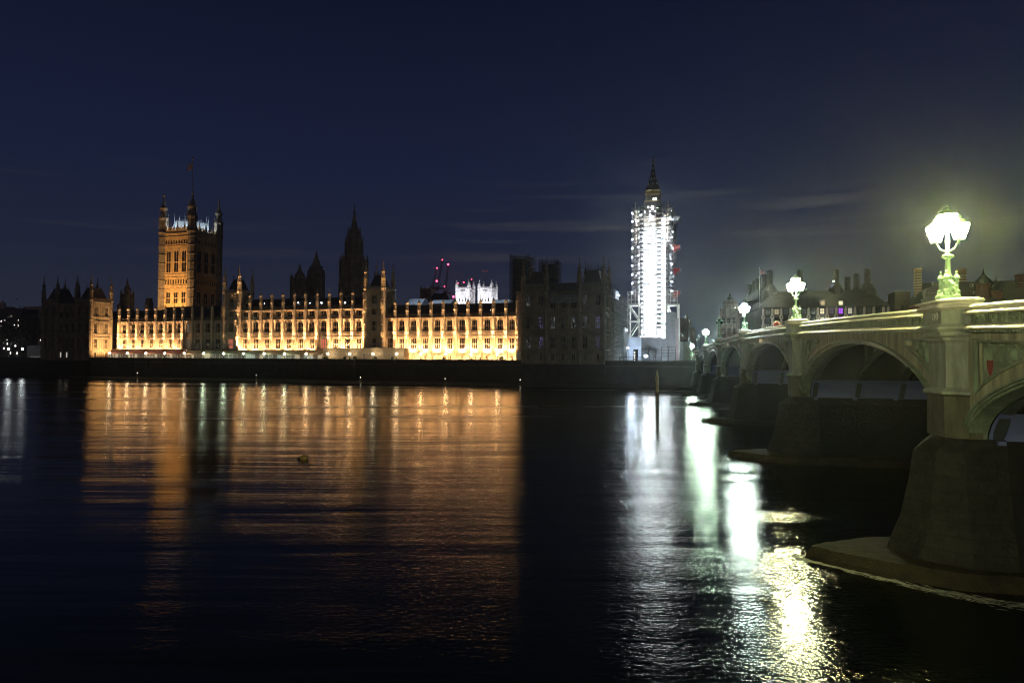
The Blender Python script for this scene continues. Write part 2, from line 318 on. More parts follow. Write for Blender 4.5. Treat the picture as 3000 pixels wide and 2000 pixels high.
    for i in range(2): mb.quad(P[0][i], P[1][i], P[1][i+1], P[0][i+1])
    mb.solo('foreshore', MUD, 'structure')
ground()

def river_wall(label, s0, s1, p=235, top=9.0):
    root = thing('river_wall', label, 'river wall', PAL, ((s0+s1)/2, p, 0))
    mb = MB(); M = front(p)
    mb.loft([[(s0, p-.9, -1), (s1, p-.9, -1), (s1, p+.9, -1), (s0, p+.9, -1)], [(s0, p-.45, 6.9), (s1, p-.45, 6.9), (s1, p+.9, 6.9), (s0, p+.9, 6.9)]])
    mb.box(s0, s1, p-.2, p+.9, 6.9, top-.35); mb.build('wall', EMBW, root)
    mb = MB(); mb.box(s0, s1, p-.62, p-.19, 6.9, 7.3); mb.box(s0, s1, p-.34, p+.95, top-.36, top); mb.build('coping', EMBT, root)
    return root
S_LP0, S_LP1, S_RP0, S_RP1 = -307.0, -277.4, -72.5, -42.7
PT = river_wall('long dark river wall below the floodlit terrace, between the two end pavilions', S_LP1, S_RP0)
n_ = 24; st = (S_RP0-S_LP1)/n_
for i in range(1, n_):
    mb = MB(); x = S_LP1+i*st; mb.box(x-.45, x+.45, 234.2, 234.7, 1, 8.6); mb.build('buttress', EMBW, PT)
river_wall('dark garden river wall left of the unlit end pavilion', -520, S_LP0-.2)
river_wall('dark river wall below the scaffolded clock tower, right of the end pavilion', S_RP1+.2, 16)

# ------------------------------------------------------------------ gothic pieces
_wc = {}
def win_mesh(w, h, n, trs, arch=True):
    k = (round(w, 2), round(h, 2), n, tuple(trs), arch)
    if k in _wc: return _wc[k]
    mb = MB(); t = .12; lw = w/n
    mb.box(-w/2-.02, -w/2+t*.8, .10, .42, 0, h); mb.box(w/2-t*.8, w/2+.02, .10, .42, 0, h); mb.box(-w/2, w/2, .12, .40, 0, t); mb.box(-w/2, w/2, .12, .40, h-t, h+.02)
    for i in range(1, n): mb.box(-w/2+i*lw-t/2, -w/2+i*lw+t/2, .14, .40, t, h-t)
    for z in trs: mb.box(-w/2+.05, w/2-.05, .16, .39, z-t*.6, z+t*.6)
    if arch:
        for zt in [*trs, h]:
            for i in range(n):
                a, b = -w/2+i*lw, -w/2+(i+1)*lw; c = (a+b)/2; hh = min(lw*.9, h*.16)
                for x in (a, b): mb.add([(x, .18, zt-hh), (x, .18, zt-.05), (c, .18, zt-.05), (x+(c-x)*.35, .18, zt-hh*.45)], [(0, 1, 2, 3)])
    me = mb.mesh('window', STONE); g = MB(); g.quad((-w/2, .43, 0), (w/2, .43, 0), (w/2, .43, h), (-w/2, .43, h))
    _wc[k] = (me, g); return _wc[k]
_gm = {}
def place_win(root, u, q, z, w, h, n=3, trs=(), glass=GLASS, side='f', stone=None, arch=True):
    me, g = win_mesh(w, h, n, trs, arch)
    if stone is not None and stone is not STONE:
        k = (me.name, stone.name)
        if k not in _gm: c = me.copy(); c.materials[0] = stone; _gm[k] = c
        me = _gm[k]
    off = OFF[root.name]
    loc, rz = {'f': ((u-off[0], q-off[1], z-off[2]), 0), 'r': ((q-off[0], u-off[1], z-off[2]), math.pi/2), 'l': ((q-off[0], u-off[1], z-off[2]), -math.pi/2)}[side]
    o = inst(me, 'window', root, loc, rz)
    k = (id(g), glass.name)
    if k not in _gm: _gm[k] = g.mesh('glass', glass)
    inst(_gm[k], 'glass', o, (0, 0, 0)); return o
def turret_mb(cx, cy, z0, zc, r, tip):
    mb = MB(); pr = [(r, z0)]; z = z0+5
    while z < zc-2: pr += [(r, z), (r*1.14, z+.12), (r*1.14, z+.38), (r, z+.5)]; z += 5
    H = tip-zc
    pr += [(r, zc-.9), (r*1.25, zc-.3), (r*1.25, zc+.1), (r*.86, zc+.3), (r*.86, zc+H*.28), (r*1.12, zc+H*.31), (r*1.12, zc+H*.35), (r*.72, zc+H*.37), (r*.68, zc+H*.52), (r*.92, zc+H*.55), (r*.92, zc+H*.58),
           (r*.60, zc+H*.60), (r*.32, zc+H*.72), (r*.14, zc+H*.84), (r*.30, zc+H*.87), (r*.26, zc+H*.89), (r*.07, zc+H*.91), (r*.05, tip)]
    mb.lathe(cx, cy, pr)
    for i in range(8):                                         # open belfry: slim colonnettes and small pinnacles round the crown
        a = math.pi/8+i*math.pi/4; x, y = cx+r*math.cos(a), cy+r*math.sin(a)
        mb.tube((x, y, zc+.1), (x, y, zc+H*.33), r*.12, 4); mb.tube((x, y, zc+H*.33), (x, y, zc+H*.46), r*.13, 4, r*.02)
    return mb
def butt_mb(r, zc, cap, tip, z0=8.0):                          # buttress with an octagonal pinnacle turret, centred on the origin
    mb = MB(); mb.box(-r, r, -.95, .25, z0, zc+.1)
    for z in (12.8, 17.95, 19.9, zc-.45): mb.box(-r-.1, r+.1, -1.07, .2, z, z+.28)
    mb.box(-r-.12, r+.12, -1.12, .2, z0, 9.4)
    for x in (-r*.45, r*.45):
        for a, b in ((9.6, 12.6), (13.3, 17.7), (20.4, zc-.7)): mb.box(x-.13, x+.13, -1.02, -.9, a, b)
    h = cap-zc; q = r*.98
    mb.lathe(0, -.35, [(q*1.1, zc), (q*1.1, zc+h*.42), (q*1.3, zc+h*.45), (q*1.3, zc+h*.5), (q*.8, zc+h*.52), (q*.8, zc+h*.9), (q*1.25, zc+h*.93), (q*1.25, cap), (q*.75, cap+.1), (q*.2, cap+(tip-cap)*.45), (q*.34, cap+(tip-cap)*.52), (q*.1, cap+(tip-cap)*.58), (.03, tip)])
    for i in range(8):
        a = math.pi/8+i*math.pi/4; x, y = q*.98*math.cos(a), -.35+q*.98*math.sin(a); mb.tube((x, y, zc+h*.5), (x, y, zc+h*.93), .09, 4)
    return mb

# ------------------------------------------------------------------ river-front ranges of the palace
def wing(label, px, p, high, roof_dz, lit_glass=(), ground=None, dots=()):
    ss = [ps(x, p-.5) for x in px]; s0, s1 = ss[0], ss[-1]; zc = 25.7; zt = 29.8 if high else zc
    root = thing('palace_wing', label, 'palace wing', PAL, ((s0+s1)/2, p, 8)); M = front(p); ops = []; mb = MB()
    rows = [(13.1, 4.3, 3, (2.0,)), (20.3, 4.1, 3, (1.9,))] + ([(26.7, 2.2, 3, ())] if high else [])
    bays = [((ss[i]+ss[i+1])/2, ss[i+1]-ss[i]) for i in range(len(ss)-1)]
    for c, bw in bays:
        ww = bw*.44
        for z, h, n, tr in rows: ops.append((c-ww/2, c+ww/2, z, z+h))
        if ground: ops += [(c-bw*.10, c-bw*.015, 8.3, 10.6), (c+bw*.015, c+bw*.10, 8.3, 10.6)]
    mb.panel(M, s0-.3, s1+.3, 8, zt, ops, .7)
    bands = [(12.7, .3, .3), (17.85, .3, .28), (19.75, .28, .28), (zc-.5, .3, .55)] + ([(zt-.5, .3, .5)] if high else [])
    for z, h, d in bands: mb.mbox(M, s0-.3, s1+.3, -d, .1, z, z+h)
    for c, bw in bays:
        ww = bw*.44
        for sg in (-1, 1):
            u = c+sg*(ww/2+.36); mb.mbox(M, u-.14, u+.14, -.22, .05, 13.05, zc-.6)
            if high: mb.mbox(M, u-.12, u+.12, -.2, .05, 26.2, zt-.6)
        mb.ring(M, c, 18.95, .62, .2, -.16, .02, 12)            # carved panel between the storeys: shield and supporters
        for sg in (-1, 1):
            mb.mbox(M, c+sg*.85-.2, c+sg*.85+.2, -.2, .02, 18.35, 19.4); mb.mbox(M, c+sg*1.3-.1, c+sg*1.3+.1, -.14, .02, 18.3, 19.6)
        mb.mbox(M, c-.22, c+.22, -.2, .02, 18.7, 19.3)
        for k in range(7):                                     # blind arcading over the upper windows
            u = c-ww/2-.3+(ww+.6)*k/6; mb.mbox(M, u-.07, u+.07, -.18, .05, 24.45, 25.15)
        if ground:
            mb.mbox(M, c-bw*.16, c+bw*.16, -.28, .02, 10.85, 11.1)
    mb.build('wall', STONE, root)
    r_ = .62 if not high else .58; cap = 36.0 if high else 31.4; tip = cap+2.4
    me = butt_mb(r_, zt, cap, tip).mesh('buttress_turret', STONE)
    for u in ss: inst(me, 'buttress_turret', root, (u-OFF[root.name][0], -.1, -8))
    mb = MB(); 
    for i in range(len(ss)-1): mb.crenel(M, ss[i]+.75, ss[i+1]-.75, zt, 1.5, .9, .3, .6)
    mb.build('parapet', STONE_D, root)
    ri = 0
    for bi, (c, bw) in enumerate(bays):
        ww = bw*.44
        for fl, (z, h, n, tr) in enumerate(rows): place_win(root, c, p+.02, z, ww, h, n, tr, lit_glass.get((bi, fl), GLASS) if lit_glass else GLASS)
        if ground:
            for k in (-1, 1): place_win(root, c+k*bw*.0575, p+.02, 8.3, bw*.085, 2.3, 1, (), GLASS)
    zr = zt+roof_dz; mb = MB()
    a, b = s0-.3, s1+.3
    mb.loft([[(a, p+.9, zt-.2), (a, p+14, zt-.2), (a, p+9.5, zr), (a, p+5.5, zr)], [(b, p+.9, zt-.2), (b, p+14, zt-.2), (b, p+9.5, zr), (b, p+5.5, zr)]])
    k = a+1
    while k < b-1: mb.tube((k, p+.95, zt), (k, p+5.5, zr+.05), .07, 4); mb.box(k-.05, k+.05, p+5.4, p+5.6, zr, zr+.55); k += 1.25
    mb.build('roof', SLATE, root)
    mb = MB(); mb.box(a+.05, b-.05, p+1.2, p+13.8, 8, zt-.25); mb.build('rear_wall', STONE_D, root)
    for d in dots:
        s_, z_ = pal(d[0], d[1], p+4.2); mb = MB(); mb.sphere((s_, p+3.4, z_), d[2]); mb.build('roof_lamp', DOT, root)
    return root, ss
LW, lws = wing('left floodlit range of the palace river front with dim right half behind scaffold', [348.4, 375, 401, 427.6, 454.7, 482.2, 509.4, 534.4, 562.3, 591.2, 620.5, 650], 246, False, 5.2,
               {(7, 0): GDIM, (7, 1): GDIM})
CW, cws = wing('tall three-storey floodlit centre range of the palace river front', [700.5, 731, 763, 795, 828, 861.4, 894, 928, 963, 997.5, 1032.5, 1066], 246, True, 4.9, {(7, 0): GRED},
               None, [(877, 887, .22), (911, 888, .16), (945, 887, .3), (1014, 887, .34), (778, 889, .14)])
RW, rws = wing('right floodlit range of the palace river front with lit ground-floor doors', [1124, 1157, 1192, 1227, 1261.7, 1297.7, 1333.7, 1370.4, 1407, 1445, 1482, 1516], 246, False, 5.2, None, True,
               [(1420, 911, .18), (1440, 911, .36), (1459, 911, .2), (1478, 911, .24), (1496, 911, .22), (1515, 911, .34), (1385, 911, .15)])

# ------------------------------------------------------------------ square towers
def tower(name, label, cat, s0, s1, p0, p1, z0, zp, tr, zc, tip, stone, floors=(), sides='fr', strings=(), roof=None, roofm=SLATE, glass=GLASS, fine=True, par=1.6, pick=None, corner=None):
    root = thing(name, label, cat, PAL, ((s0+s1)/2, (p0+p1)/2, z0)); mb = MB()
    faces = {'f': (front(p0), s0, s1), 'r': (right(s1), p0, p1), 'l': (left(s0), p0, p1), 'b': (back(p1), s0, s1)}
    for k, (M, a, b) in faces.items():
        ops = []
        if k in sides:
            for z, h, cnt, ww, n, tt in floors:
                for i in range(cnt):
                    c = a+(b-a)*((i+.5)/cnt if cnt > 1 else .5) if cnt <= 2 else a+tr+.4+(b-a-2*tr-.8)*(i+.5)/cnt
                    ops.append((c-ww/2, c+ww/2, z, z+h))
        mb.panel(M, a, b, z0, zp, ops, .5)
        for z in strings: mb.mbox(M, a-.05, b+.05, -.3, .1, z, z+.4)
        mb.mbox(M, a-.05, b+.05, -.45, .1, zp-.4, zp)
        if fine and k in sides:
            t = a+tr+.5
            while t < b-tr-.3:
                clash = [o for o in ops if o[0]-.15 < t < o[1]+.15]
                zz = z0+.2
                for o in sorted(clash, key=lambda o: o[2]):
                    if o[2]-.2 > zz: mb.mbox(M, t-.09, t+.09, -.14, .03, zz, o[2]-.2)
                    zz = o[3]+.2
                if zz < zp-.6: mb.mbox(M, t-.09, t+.09, -.14, .03, zz, zp-.5)
                t += .95
        if k in sides:
            q = {'f': p0, 'r': s1, 'l': s0}[k]
            for z, h, cnt, ww, n, tt in floors:
                for i in range(cnt):
                    c = a+(b-a)*((i+.5)/cnt if cnt > 1 else .5) if cnt <= 2 else a+tr+.4+(b-a-2*tr-.8)*(i+.5)/cnt
                    place_win(root, c, q+{'f': .02, 'r': -.02, 'l': .02}[k], z, ww, h, n, tt, (pick(k, z, i) if pick else None) or glass, k, stone)
    mb.build('wall', stone, root)
    mb = MB()
    for k, (M, a, b) in faces.items(): mb.crenel(M, a+tr, b-tr, zp, par, 1.1, .35, .55)
    mb.build('parapet', stone, root)
    for (x, y) in ((s0, p0), (s1, p0), (s1, p1), (s0, p1)):
        cx, cy = x+(tr*.35 if x == s0 else -tr*.35), y+(tr*.35 if y == p0 else -tr*.35)
        turret_mb(cx, cy, z0, zc, tr, tip).build('turret', (corner or {}).get((x == s1, y == p1), stone), root)
    if roof:
        zr, sh = roof; cx, cy = (s0+s1)/2, (p0+p1)/2; i = .9
        mb = MB(); q = [(s0+i, p0+i), (s1-i, p0+i), (s1-i, p1-i), (s0+i, p1-i)]
        mb.loft([[(x, y, zp+.1) for x, y in q], [(cx+(x-cx)*sh, cy+(y-cy)*sh, zr) for x, y in q]])
        k = 0
        for (x, y) in q:
            mb.tube((cx+(x-cx)*sh, cy+(y-cy)*sh, zr), (cx+(x-cx)*sh, cy+(y-cy)*sh, zr+2.4), .22, 4, .04)
        a = [(cx+(x-cx)*sh, cy+(y-cy)*sh) for x, y in q]
        for j in range(4):
            (x0, y0), (x1, y1) = a[j], a[(j+1) % 4]; m_ = max(2, int(math.hypot(x1-x0, y1-y0)/.7))
            for t in range(1, m_): mb.tube((x0+(x1-x0)*t/m_, y0+(y1-y0)*t/m_, zr-.05), (x0+(x1-x0)*t/m_, y0+(y1-y0)*t/m_, zr+.9), .07, 4, .02)
        mb.build('roof', roofm, root)
    else:
        mb = MB(); mb.box(s0+.4, s1-.4, p0+.4, p1-.4, zp-1, zp-.5); mb.build('roof', roofm, root)
    return root
aF = [(13.1, 4.3, 1, 2.4, 4, (2.0,)), (20.3, 4.1, 1, 2.4, 4, (1.9,)), (26.9, 2.4, 1, 2.2, 4, ()), (31.3, 3.6, 1, 2.2, 4, (1.7,))]
sA0, sA1 = ps(653, 244.5), ps(699, 244.5); sB0, sB1 = ps(1067.5, 244.5), ps(1122, 244.5)
tower('palace_tower', 'square turreted tower left of the tall centre range, one corner turret floodlit', 'tower', sA0, sA1, 244.5, 253.5, 8, 37.3, .85, 38.0, 49.6, STONE, aF, 'fr', (12.7, 17.9, 19.8, 25.3, 29.6, 35.9), (43.5, .45),
      pick=lambda k, z, i: GRED if (k == 'f' and z == 13.1) else None)
tower('palace_tower', 'square turreted tower right of the tall centre range, below the central spire', 'tower', sB0, sB1, 244.5, 253.5, 8, 36.9, .85, 37.6, 49.4, STONE, aF, 'fr', (12.7, 17.9, 19.8, 25.3, 29.6, 35.6), (43.0, .45))

# ------------------------------------------------------------------ end pavilions
pF = [(9.0, 2.4, 2, .9, 2, ()), (13.2, 4.2, 2, 1.7, 3, (2.0,)), (20.2, 4.3, 2, 1.7, 3, (2.0,)), (28.2, 3.8, 2, 1.7, 3, (1.8,))]
pS = (12.4, 17.9, 19.4, 25.3, 27.3)
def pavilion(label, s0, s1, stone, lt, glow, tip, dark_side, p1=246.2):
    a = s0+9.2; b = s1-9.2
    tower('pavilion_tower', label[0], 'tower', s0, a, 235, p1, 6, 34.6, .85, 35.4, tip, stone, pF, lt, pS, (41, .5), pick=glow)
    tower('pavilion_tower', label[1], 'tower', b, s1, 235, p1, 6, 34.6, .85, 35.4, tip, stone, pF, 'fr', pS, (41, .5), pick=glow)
    root = thing('pavilion_centre', label[2], 'palace wing', PAL, ((a+b)/2, 240, 6)); M = front(235.6); mb = MB(); ops = []; cs = [a+(b-a)*(i+.5)/3 for i in range(3)]
    fl = [(8.8, 2.6, 1.2, 2, ()), (13.2, 4.2, 1.7, 3, (2.0,)), (20.2, 4.3, 1.7, 3, (2.0,)), (27.4, 2.4, 1.9, 3, ())]
    for c in cs:
        for z, h, w_, n, t in fl: ops.append((c-w_/2, c+w_/2, z, z+h))
    mb.panel(M, a, b, 6, 32.4, ops, .5)
    for z in (12.4, 17.9, 19.4, 25.3, 31.9): mb.mbox(M, a, b, -.28, .1, z, z+.36)
    for i in range(4):
        u = a+(b-a)*i/3; u = min(max(u, a+.4), b-.4); mb.mbox(M, u-.3, u+.3, -.42, .1, 6, 32.0)
    mb.build('wall', stone, root); mb = MB(); mb.crenel(M, a, b, 32.4, 1.4, 1, .3, .55); mb.build('parapet', stone, root)
    for c in cs:
        for z, h, w_, n, t in fl: place_win(root, c, 235.62, z, w_, h, n, t, glow('c', z, cs.index(c)) or GLASS, 'f', stone)
    mb = MB(); mb.loft([[(a, 236.4, 32.3), (a, p1, 32.3), (a, 243, 36.8), (a, 239, 36.8)], [(b, 236.4, 32.3), (b, p1, 32.3), (b, 243, 36.8), (b, 239, 36.8)]]); mb.box(a+.05, b-.05, 236.6, p1, 6, 32.2); mb.build('roof', SLATE, root)
    mb = MB(); mb.box(s0-.3, s1+.3, 234.3, 236.2, -1, 7.6); mb.build('plinth', EMBW, root)
rg = random.Random(3)
SLIT = emit('bright_slit_window', (1, .93, .85), 2.2)
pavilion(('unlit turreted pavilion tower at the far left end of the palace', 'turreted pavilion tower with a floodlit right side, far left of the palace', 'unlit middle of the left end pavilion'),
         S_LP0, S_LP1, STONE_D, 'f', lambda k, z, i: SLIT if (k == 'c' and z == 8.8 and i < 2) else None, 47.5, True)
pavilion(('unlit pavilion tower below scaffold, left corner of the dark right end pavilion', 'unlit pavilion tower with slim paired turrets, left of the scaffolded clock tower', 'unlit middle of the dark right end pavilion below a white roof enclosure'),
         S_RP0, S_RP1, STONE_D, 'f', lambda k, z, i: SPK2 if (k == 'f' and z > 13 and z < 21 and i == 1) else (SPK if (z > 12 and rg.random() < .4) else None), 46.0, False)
# one or two windows really lit in the dark pavilions: slim lamps seen through the glass
# ------------------------------------------------------------------ the tall square tower with the flagpole (far left)
vs1 = ps(560, 312, 900); vp0 = 312; vs0 = vs1-22.5; vp1 = vp0+22.5
vz = lambda y: pz(560, y, vp0)
vF = [(vz(887), vz(853)-vz(887), 3, 3.0, 2, (3.2,)), (vz(830), vz(816)-vz(830), 9, 1.05, 1, ()), (vz(795), vz(731)-vz(795), 3, 3.2, 2, (6.0,)), (vz(712), vz(699)-vz(712), 9, 1.05, 1, ())]
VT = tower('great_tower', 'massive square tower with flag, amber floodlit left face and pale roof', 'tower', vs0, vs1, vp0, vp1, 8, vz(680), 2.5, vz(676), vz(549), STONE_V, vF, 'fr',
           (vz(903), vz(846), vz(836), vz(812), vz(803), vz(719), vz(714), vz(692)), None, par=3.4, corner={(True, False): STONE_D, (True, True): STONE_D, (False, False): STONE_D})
mb = MB(); i_ = 3.2; zr0, zr1 = vz(680)+.2, vz(641); q = [(vs0+i_, vp0+i_), (vs1-i_, vp0+i_), (vs1-i_, vp1-i_), (vs0+i_, vp1-i_)]; cx, cyy = (vs0+vs1)/2, (vp0+vp1)/2
mb.loft([[(x, y, zr0) for x, y in q], [(cx+(x-cx)*.80, cyy+(y-cyy)*.80, zr1) for x, y in q]])
for j in range(4):
    (x0, y0), (x1, y1) = [(cx+(x-cx)*.80, cyy+(y-cyy)*.80) for x, y in (q[j], q[(j+1) % 4])]
    for t in range(17):
        X, Y = x0+(x1-x0)*t/17, y0+(y1-y0)*t/17; mb.tube((X, Y, zr1-.1), (X, Y, zr1+(1.2 if t % 5 else 5)), .16, 4, .03)
mb.build('lead_roof', LEAD, VT)
mb = MB()
for M, a, b in ((front(vp0), vs0, vs1), (right(vs1), vp0, vp1)):
    for i in range(7):
        u = a+3.4+(b-a-6.8)*i/6; h = 4.8 if i % 2 else 3.2; mb.mbox(M, u-.42, u+.42, .3, 1.1, vz(676), vz(676)+h*.6); c0 = M(u, .7, 0)
        mb.lathe(c0[0], c0[1], [(.6, vz(676)+h*.6), (.1, vz(676)+h*1.25), (.03, vz(676)+h*1.5)], 4)
mb.build('parapet_pinnacle', STONE_D, VT)
for (u, v) in ((-2.4, 0), (2.4, 0), (0, -2.4), (0, 2.4)):
    mb = MB(); mb.lathe(cx+u, cyy+v, [(.9, zr1), (.9, zr1+9), (1.15, zr1+9.3), (.8, zr1+9.7), (.2, zr1+12.5), (.4, zr1+13), (.05, zr1+14.6)], 8); mb.build('pinnacle', STONE_D, VT)
mb = MB(); fz = vz(463)*1.03; mb.tube((cx, cyy, zr1), (cx, cyy, fz), .3, 6, .16); mb.sphere((cx, cyy, fz), .75, 8, 5); fp = mb.build('flagpole', STEEL_D, VT)
mb = MB(); fl = []
for i in range(9):
    fl.append([(cx-.3-3.6*i/8, cyy+.5*math.sin(i*1.1), fz-2.2-1.5*i/8), (cx-.3-3.6*i/8, cyy+.08+.5*math.sin(i*1.1), fz-2.2-1.5*i/8), (cx-.3-3.2*i/8, cyy+.08+.5*math.sin(i*1.3), fz-6.2-1.2*i/8), (cx-.3-3.2*i/8, cyy+.5*math.sin(i*1.3), fz-6.2-1.2*i/8)])
mb.loft(fl); mb.build('flag', FLAGM, fp)

# ------------------------------------------------------------------ octagonal spire over the centre
def spire():
    p = 310; s = ps(1036, p, 850); Z = lambda y: pz(1036, y, p); root = thing('octagonal_spire_tower', 'dark octagonal lantern tower with tall spire behind the centre range', 'tower', PAL, (s, p, 8)); k = .1762
    r1, r2 = 41*k*.92, 20*k*.95; mb = MB()
    mb.lathe(s, p, [(r1, 8), (r1, Z(870)), (r1*1.06, Z(868)), (r1*1.02, Z(862)), (r1, Z(860)), (r1*.97, Z(775)), (r1*1.05, Z(773)), (r1*1.0, Z(768))], 8)
    mb.lathe(s, p, [(r2*1.35, Z(770)), (r2*1.2, Z(748)), (r2, Z(745)), (r2*.95, Z(700)), (r2*1.08, Z(698)), (r2*.9, Z(694)), (r2*.58, Z(676))], 8)
    for i in range(8):
        a = math.pi/8+i*math.pi/4; nx, ny = math.cos(a), math.sin(a)
        b = a+math.pi/4
        for t in range(1, 6):
            f = t/6; x = s+r1*.985*(nx*(1-f)+math.cos(b)*f); y = p+r1*.985*(ny*(1-f)+math.sin(b)*f); mb.tube((x, y, Z(858)), (x, y, Z(782)), .24, 4)
        for t in range(1, 4):
            f = t/4; x = s+r2*.985*(nx*(1-f)+math.cos(b)*f); y = p+r2*.985*(ny*(1-f)+math.sin(b)*f); mb.tube((x, y, Z(744)), (x, y, Z(704)), .2, 4)
    mb.build('wall', STONE_D, root)
    for i in range(8):
        a = math.pi/8+i*math.pi/4; x, y = s+r1*1.02*math.cos(a), p+r1*1.02*math.sin(a); mb = MB()
        mb.lathe(x, y, [(1.0, 8), (1.0, Z(830)), (.8, Z(828)), (.72, Z(772)), (.95, Z(771)), (.8, Z(766)), (.25, Z(752)), (.05, Z(744))], 6)
        x2, y2 = s+r2*1.3*math.cos(a), p+r2*1.3*math.sin(a); mb.lathe(x2, y2, [(.55, Z(765)), (.45, Z(715)), (.6, Z(713)), (.45, Z(710)), (.05, Z(690))], 6)
        x3, y3 = s+r2*.95*math.cos(a), p+r2*.95*math.sin(a); mb.lathe(x3, y3, [(.4, Z(698)), (.35, Z(680)), (.04, Z(664))], 6)
        mb.tube((x, y, Z(775)), (x2, y2, Z(750)), .3, 4); mb.build('pinnacle', STONE_D, root)
    mb = MB(); mb.lathe(s, p, [(r2*.60, Z(677)), (r2*.27, Z(640)), (.25, Z(608)), (.5, Z(605)), (.2, Z(603)), (.08, Z(594))], 8); mb.build('spire', STONE_D, root)
spire()
def small_spire(label, pxl, pxr, ytop, ytip, p, stone, z0=8, belf=.55):
    pc = (pxl+pxr)/2; s0, s1 = ps(pxl, p), ps(pxr, p); Z = lambda y: pz(pc, y, p); c = (s0+s1)/2; r = (s1-s0)/2
    root = thing('turreted_stair_tower', label, 'tower', PAL, (c, p, z0)); mb = MB(); mb.lathe(c, p, [(r*1.05, z0), (r*1.05, Z(ytop)-1), (r*1.14, Z(ytop)-.6), (r*1.1, Z(ytop))], 8)
    H = Z(ytip)-Z(ytop); zt = Z(ytop)
    for i in range(16): a = i*math.pi/8; mb.tube((c+r*1.06*math.cos(a), p+r*1.06*math.sin(a), z0), (c+r*1.06*math.cos(a), p+r*1.06*math.sin(a), zt+.2), .22, 4)
    mb.build('wall', stone, root); mb = MB()
    mb.lathe(c, p, [(r*belf*1.25, zt), (r*belf, zt+H*.05), (r*belf, zt+H*.32), (r*belf*1.15, zt+H*.34), (r*belf*.8, zt+H*.38), (r*belf*.4, zt+H*.62), (r*.12, zt+H*.86), (r*.05, zt+H)], 8); mb.build('spire', stone, root)
    for i in range(8):
        a = math.pi/8+i*math.pi/4; mb = MB(); mb.lathe(c+r*.98*math.cos(a), p+r*.98*math.sin(a), [(r*.12, zt-1), (r*.12, zt+H*.14), (r*.02, zt+H*.26)], 6); mb.build('pinnacle', stone, root)
small_spire('dark turreted ventilation tower, left of a pair behind the centre range', 854, 897, 818, 774, 335, STONE_D)
small_spire('dark tapering ventilation tower, taller one of a pair behind the centre range', 904, 944, 806, 735, 345, STONE_D, belf=.8)
small_spire('dark narrow stair tower with spirelet behind the left range', 357, 383.5, 861, 815, 285, STONE_D)
small_spire('slim dark turret left of the narrow stair tower behind the left range', 344, 352, 894, 880, 280, STONE_D)
root = thing('chimney_block', 'squat dark chimney block on the roofs behind the left range', 'chimney', PAL, (ps(437, 275), 275, 8)); s_, z_ = pal(437, 873, 275)
mb = MB(); mb.lathe(s_, 275, [(2.1, 8), (2.1, z_-2.4), (1.6, z_-1.4), (1.6, z_-.5), (1.9, z_-.3), (1.2, z_)], 8); mb.build('stack', STONE_D, root)
# roofs of the inner ranges behind the river front
def inner(label, pxa, pxb, y, p, m=SLATE, dep=12, eave=4.5):
    a, b = ps(pxa, p), ps(pxb, p); z = pz((pxa+pxb)/2, y, p); root = thing('inner_range', label, 'palace wing', PAL, ((a+b)/2, p, 8))
    mb = MB(); mb.box(a, b, p-dep/2, p+dep/2, 8, z-eave); mb.build('wall', STONE_D, root)
    mb = MB(); mb.loft([[(a, p-dep/2-.3, z-eave), (a, p+dep/2+.3, z-eave), (a, p+1, z), (a, p-1, z)], [(b, p-dep/2-.3, z-eave), (b, p+dep/2+.3, z-eave), (b, p+1, z), (b, p-1, z)]]); mb.build('roof', m, root); return root
inner('dark roof block below the great square tower', 486, 640, 898, 285)
inner('dark inner roof range between the left pavilion and the great tower', 326, 482, 911, 283)
inner('long dark inner roof range behind the centre range', 745, 1060, 874, 290)
LROOF = mat('white_temporary_roof', (.55, .62, .72), .6, var=.2, scale=.5)
inner('pale blue temporary roof left of the cranes behind the right range', 1203, 1247, 876, 300, LROOF, 10, 3.2)
inner('grey temporary roof below the cranes behind the right range', 1272, 1332, 879, 300, LROOF, 9, 2.0)
inner('white temporary roof right of the lit abbey towers', 1449, 1514, 878, 300, LROOF, 9, 2.4)
inner('dark gabled hall roof behind the crane mast', 1270, 1306, 860, 380, SLATE, 16, 6)
inner('long dark inner roof range behind the right range', 1160, 1500, 891, 292)
# lit white sheeting patch on the tower right of the centre range
s_, z_ = pal(1148, 872, 262); root = thing('sheeted_lift', 'small lit sheeted hoist beside the tower right of the centre range', 'hoist', PAL, (s_, 262, 8))
mb = MB(); mb.box(s_-1.4, s_+1.4, 260.6, 263.4, z_-3, z_+3.6); mb.build('sheeting', SHEETW, root); mb = MB()
for x in (-1.3, 1.3):
    for y in (-1.3, 1.3): mb.tube((s_+x, 262+y, 8), (s_+x, 262+y, z_-3), .1, 4)
mb.build('mast', STEEL, root)
# ------------------------------------------------------------------ scaffolding
def lattice(mb, M, u0, u1, z0, z1, du, dz, d0=0., d1=1.3, r=.055, brace=True, ledges=True):
    nu = max(1, round((u1-u0)/du)); nzz = max(1, round((z1-z0)/dz))
    for i in range(nu+1):
        u = u0+(u1-u0)*i/nu
        for d in (d0, d1): a, b = M(u, d, z0), M(u, d, z1+rnd.uniform(.3, 1.6)); mb.tube(a, b, r, 4)
    for j in range(nzz+1):
        z = z0+(z1-z0)*j/nzz
        for d in (d0, d1): mb.tube(M(u0, d, z), M(u1, d, z), r, 4)
        if ledges: mb.tube(M(u0, d0, z+1.0), M(u1, d0, z+1.0), r*.8, 4); mb.tube(M(u0, d0, z+.5), M(u1, d0, z+.5), r*.6, 4)
        if brace and j < nzz:
            for i in range(nu):
                if (i+j) % 3 == 0: mb.tube(M(u0+(u1-u0)*i/nu, d0, z), M(u0+(u1-u0)*(i+1)/nu, d0, z0+(z1-z0)*(j+1)/nzz), r*.8, 4)
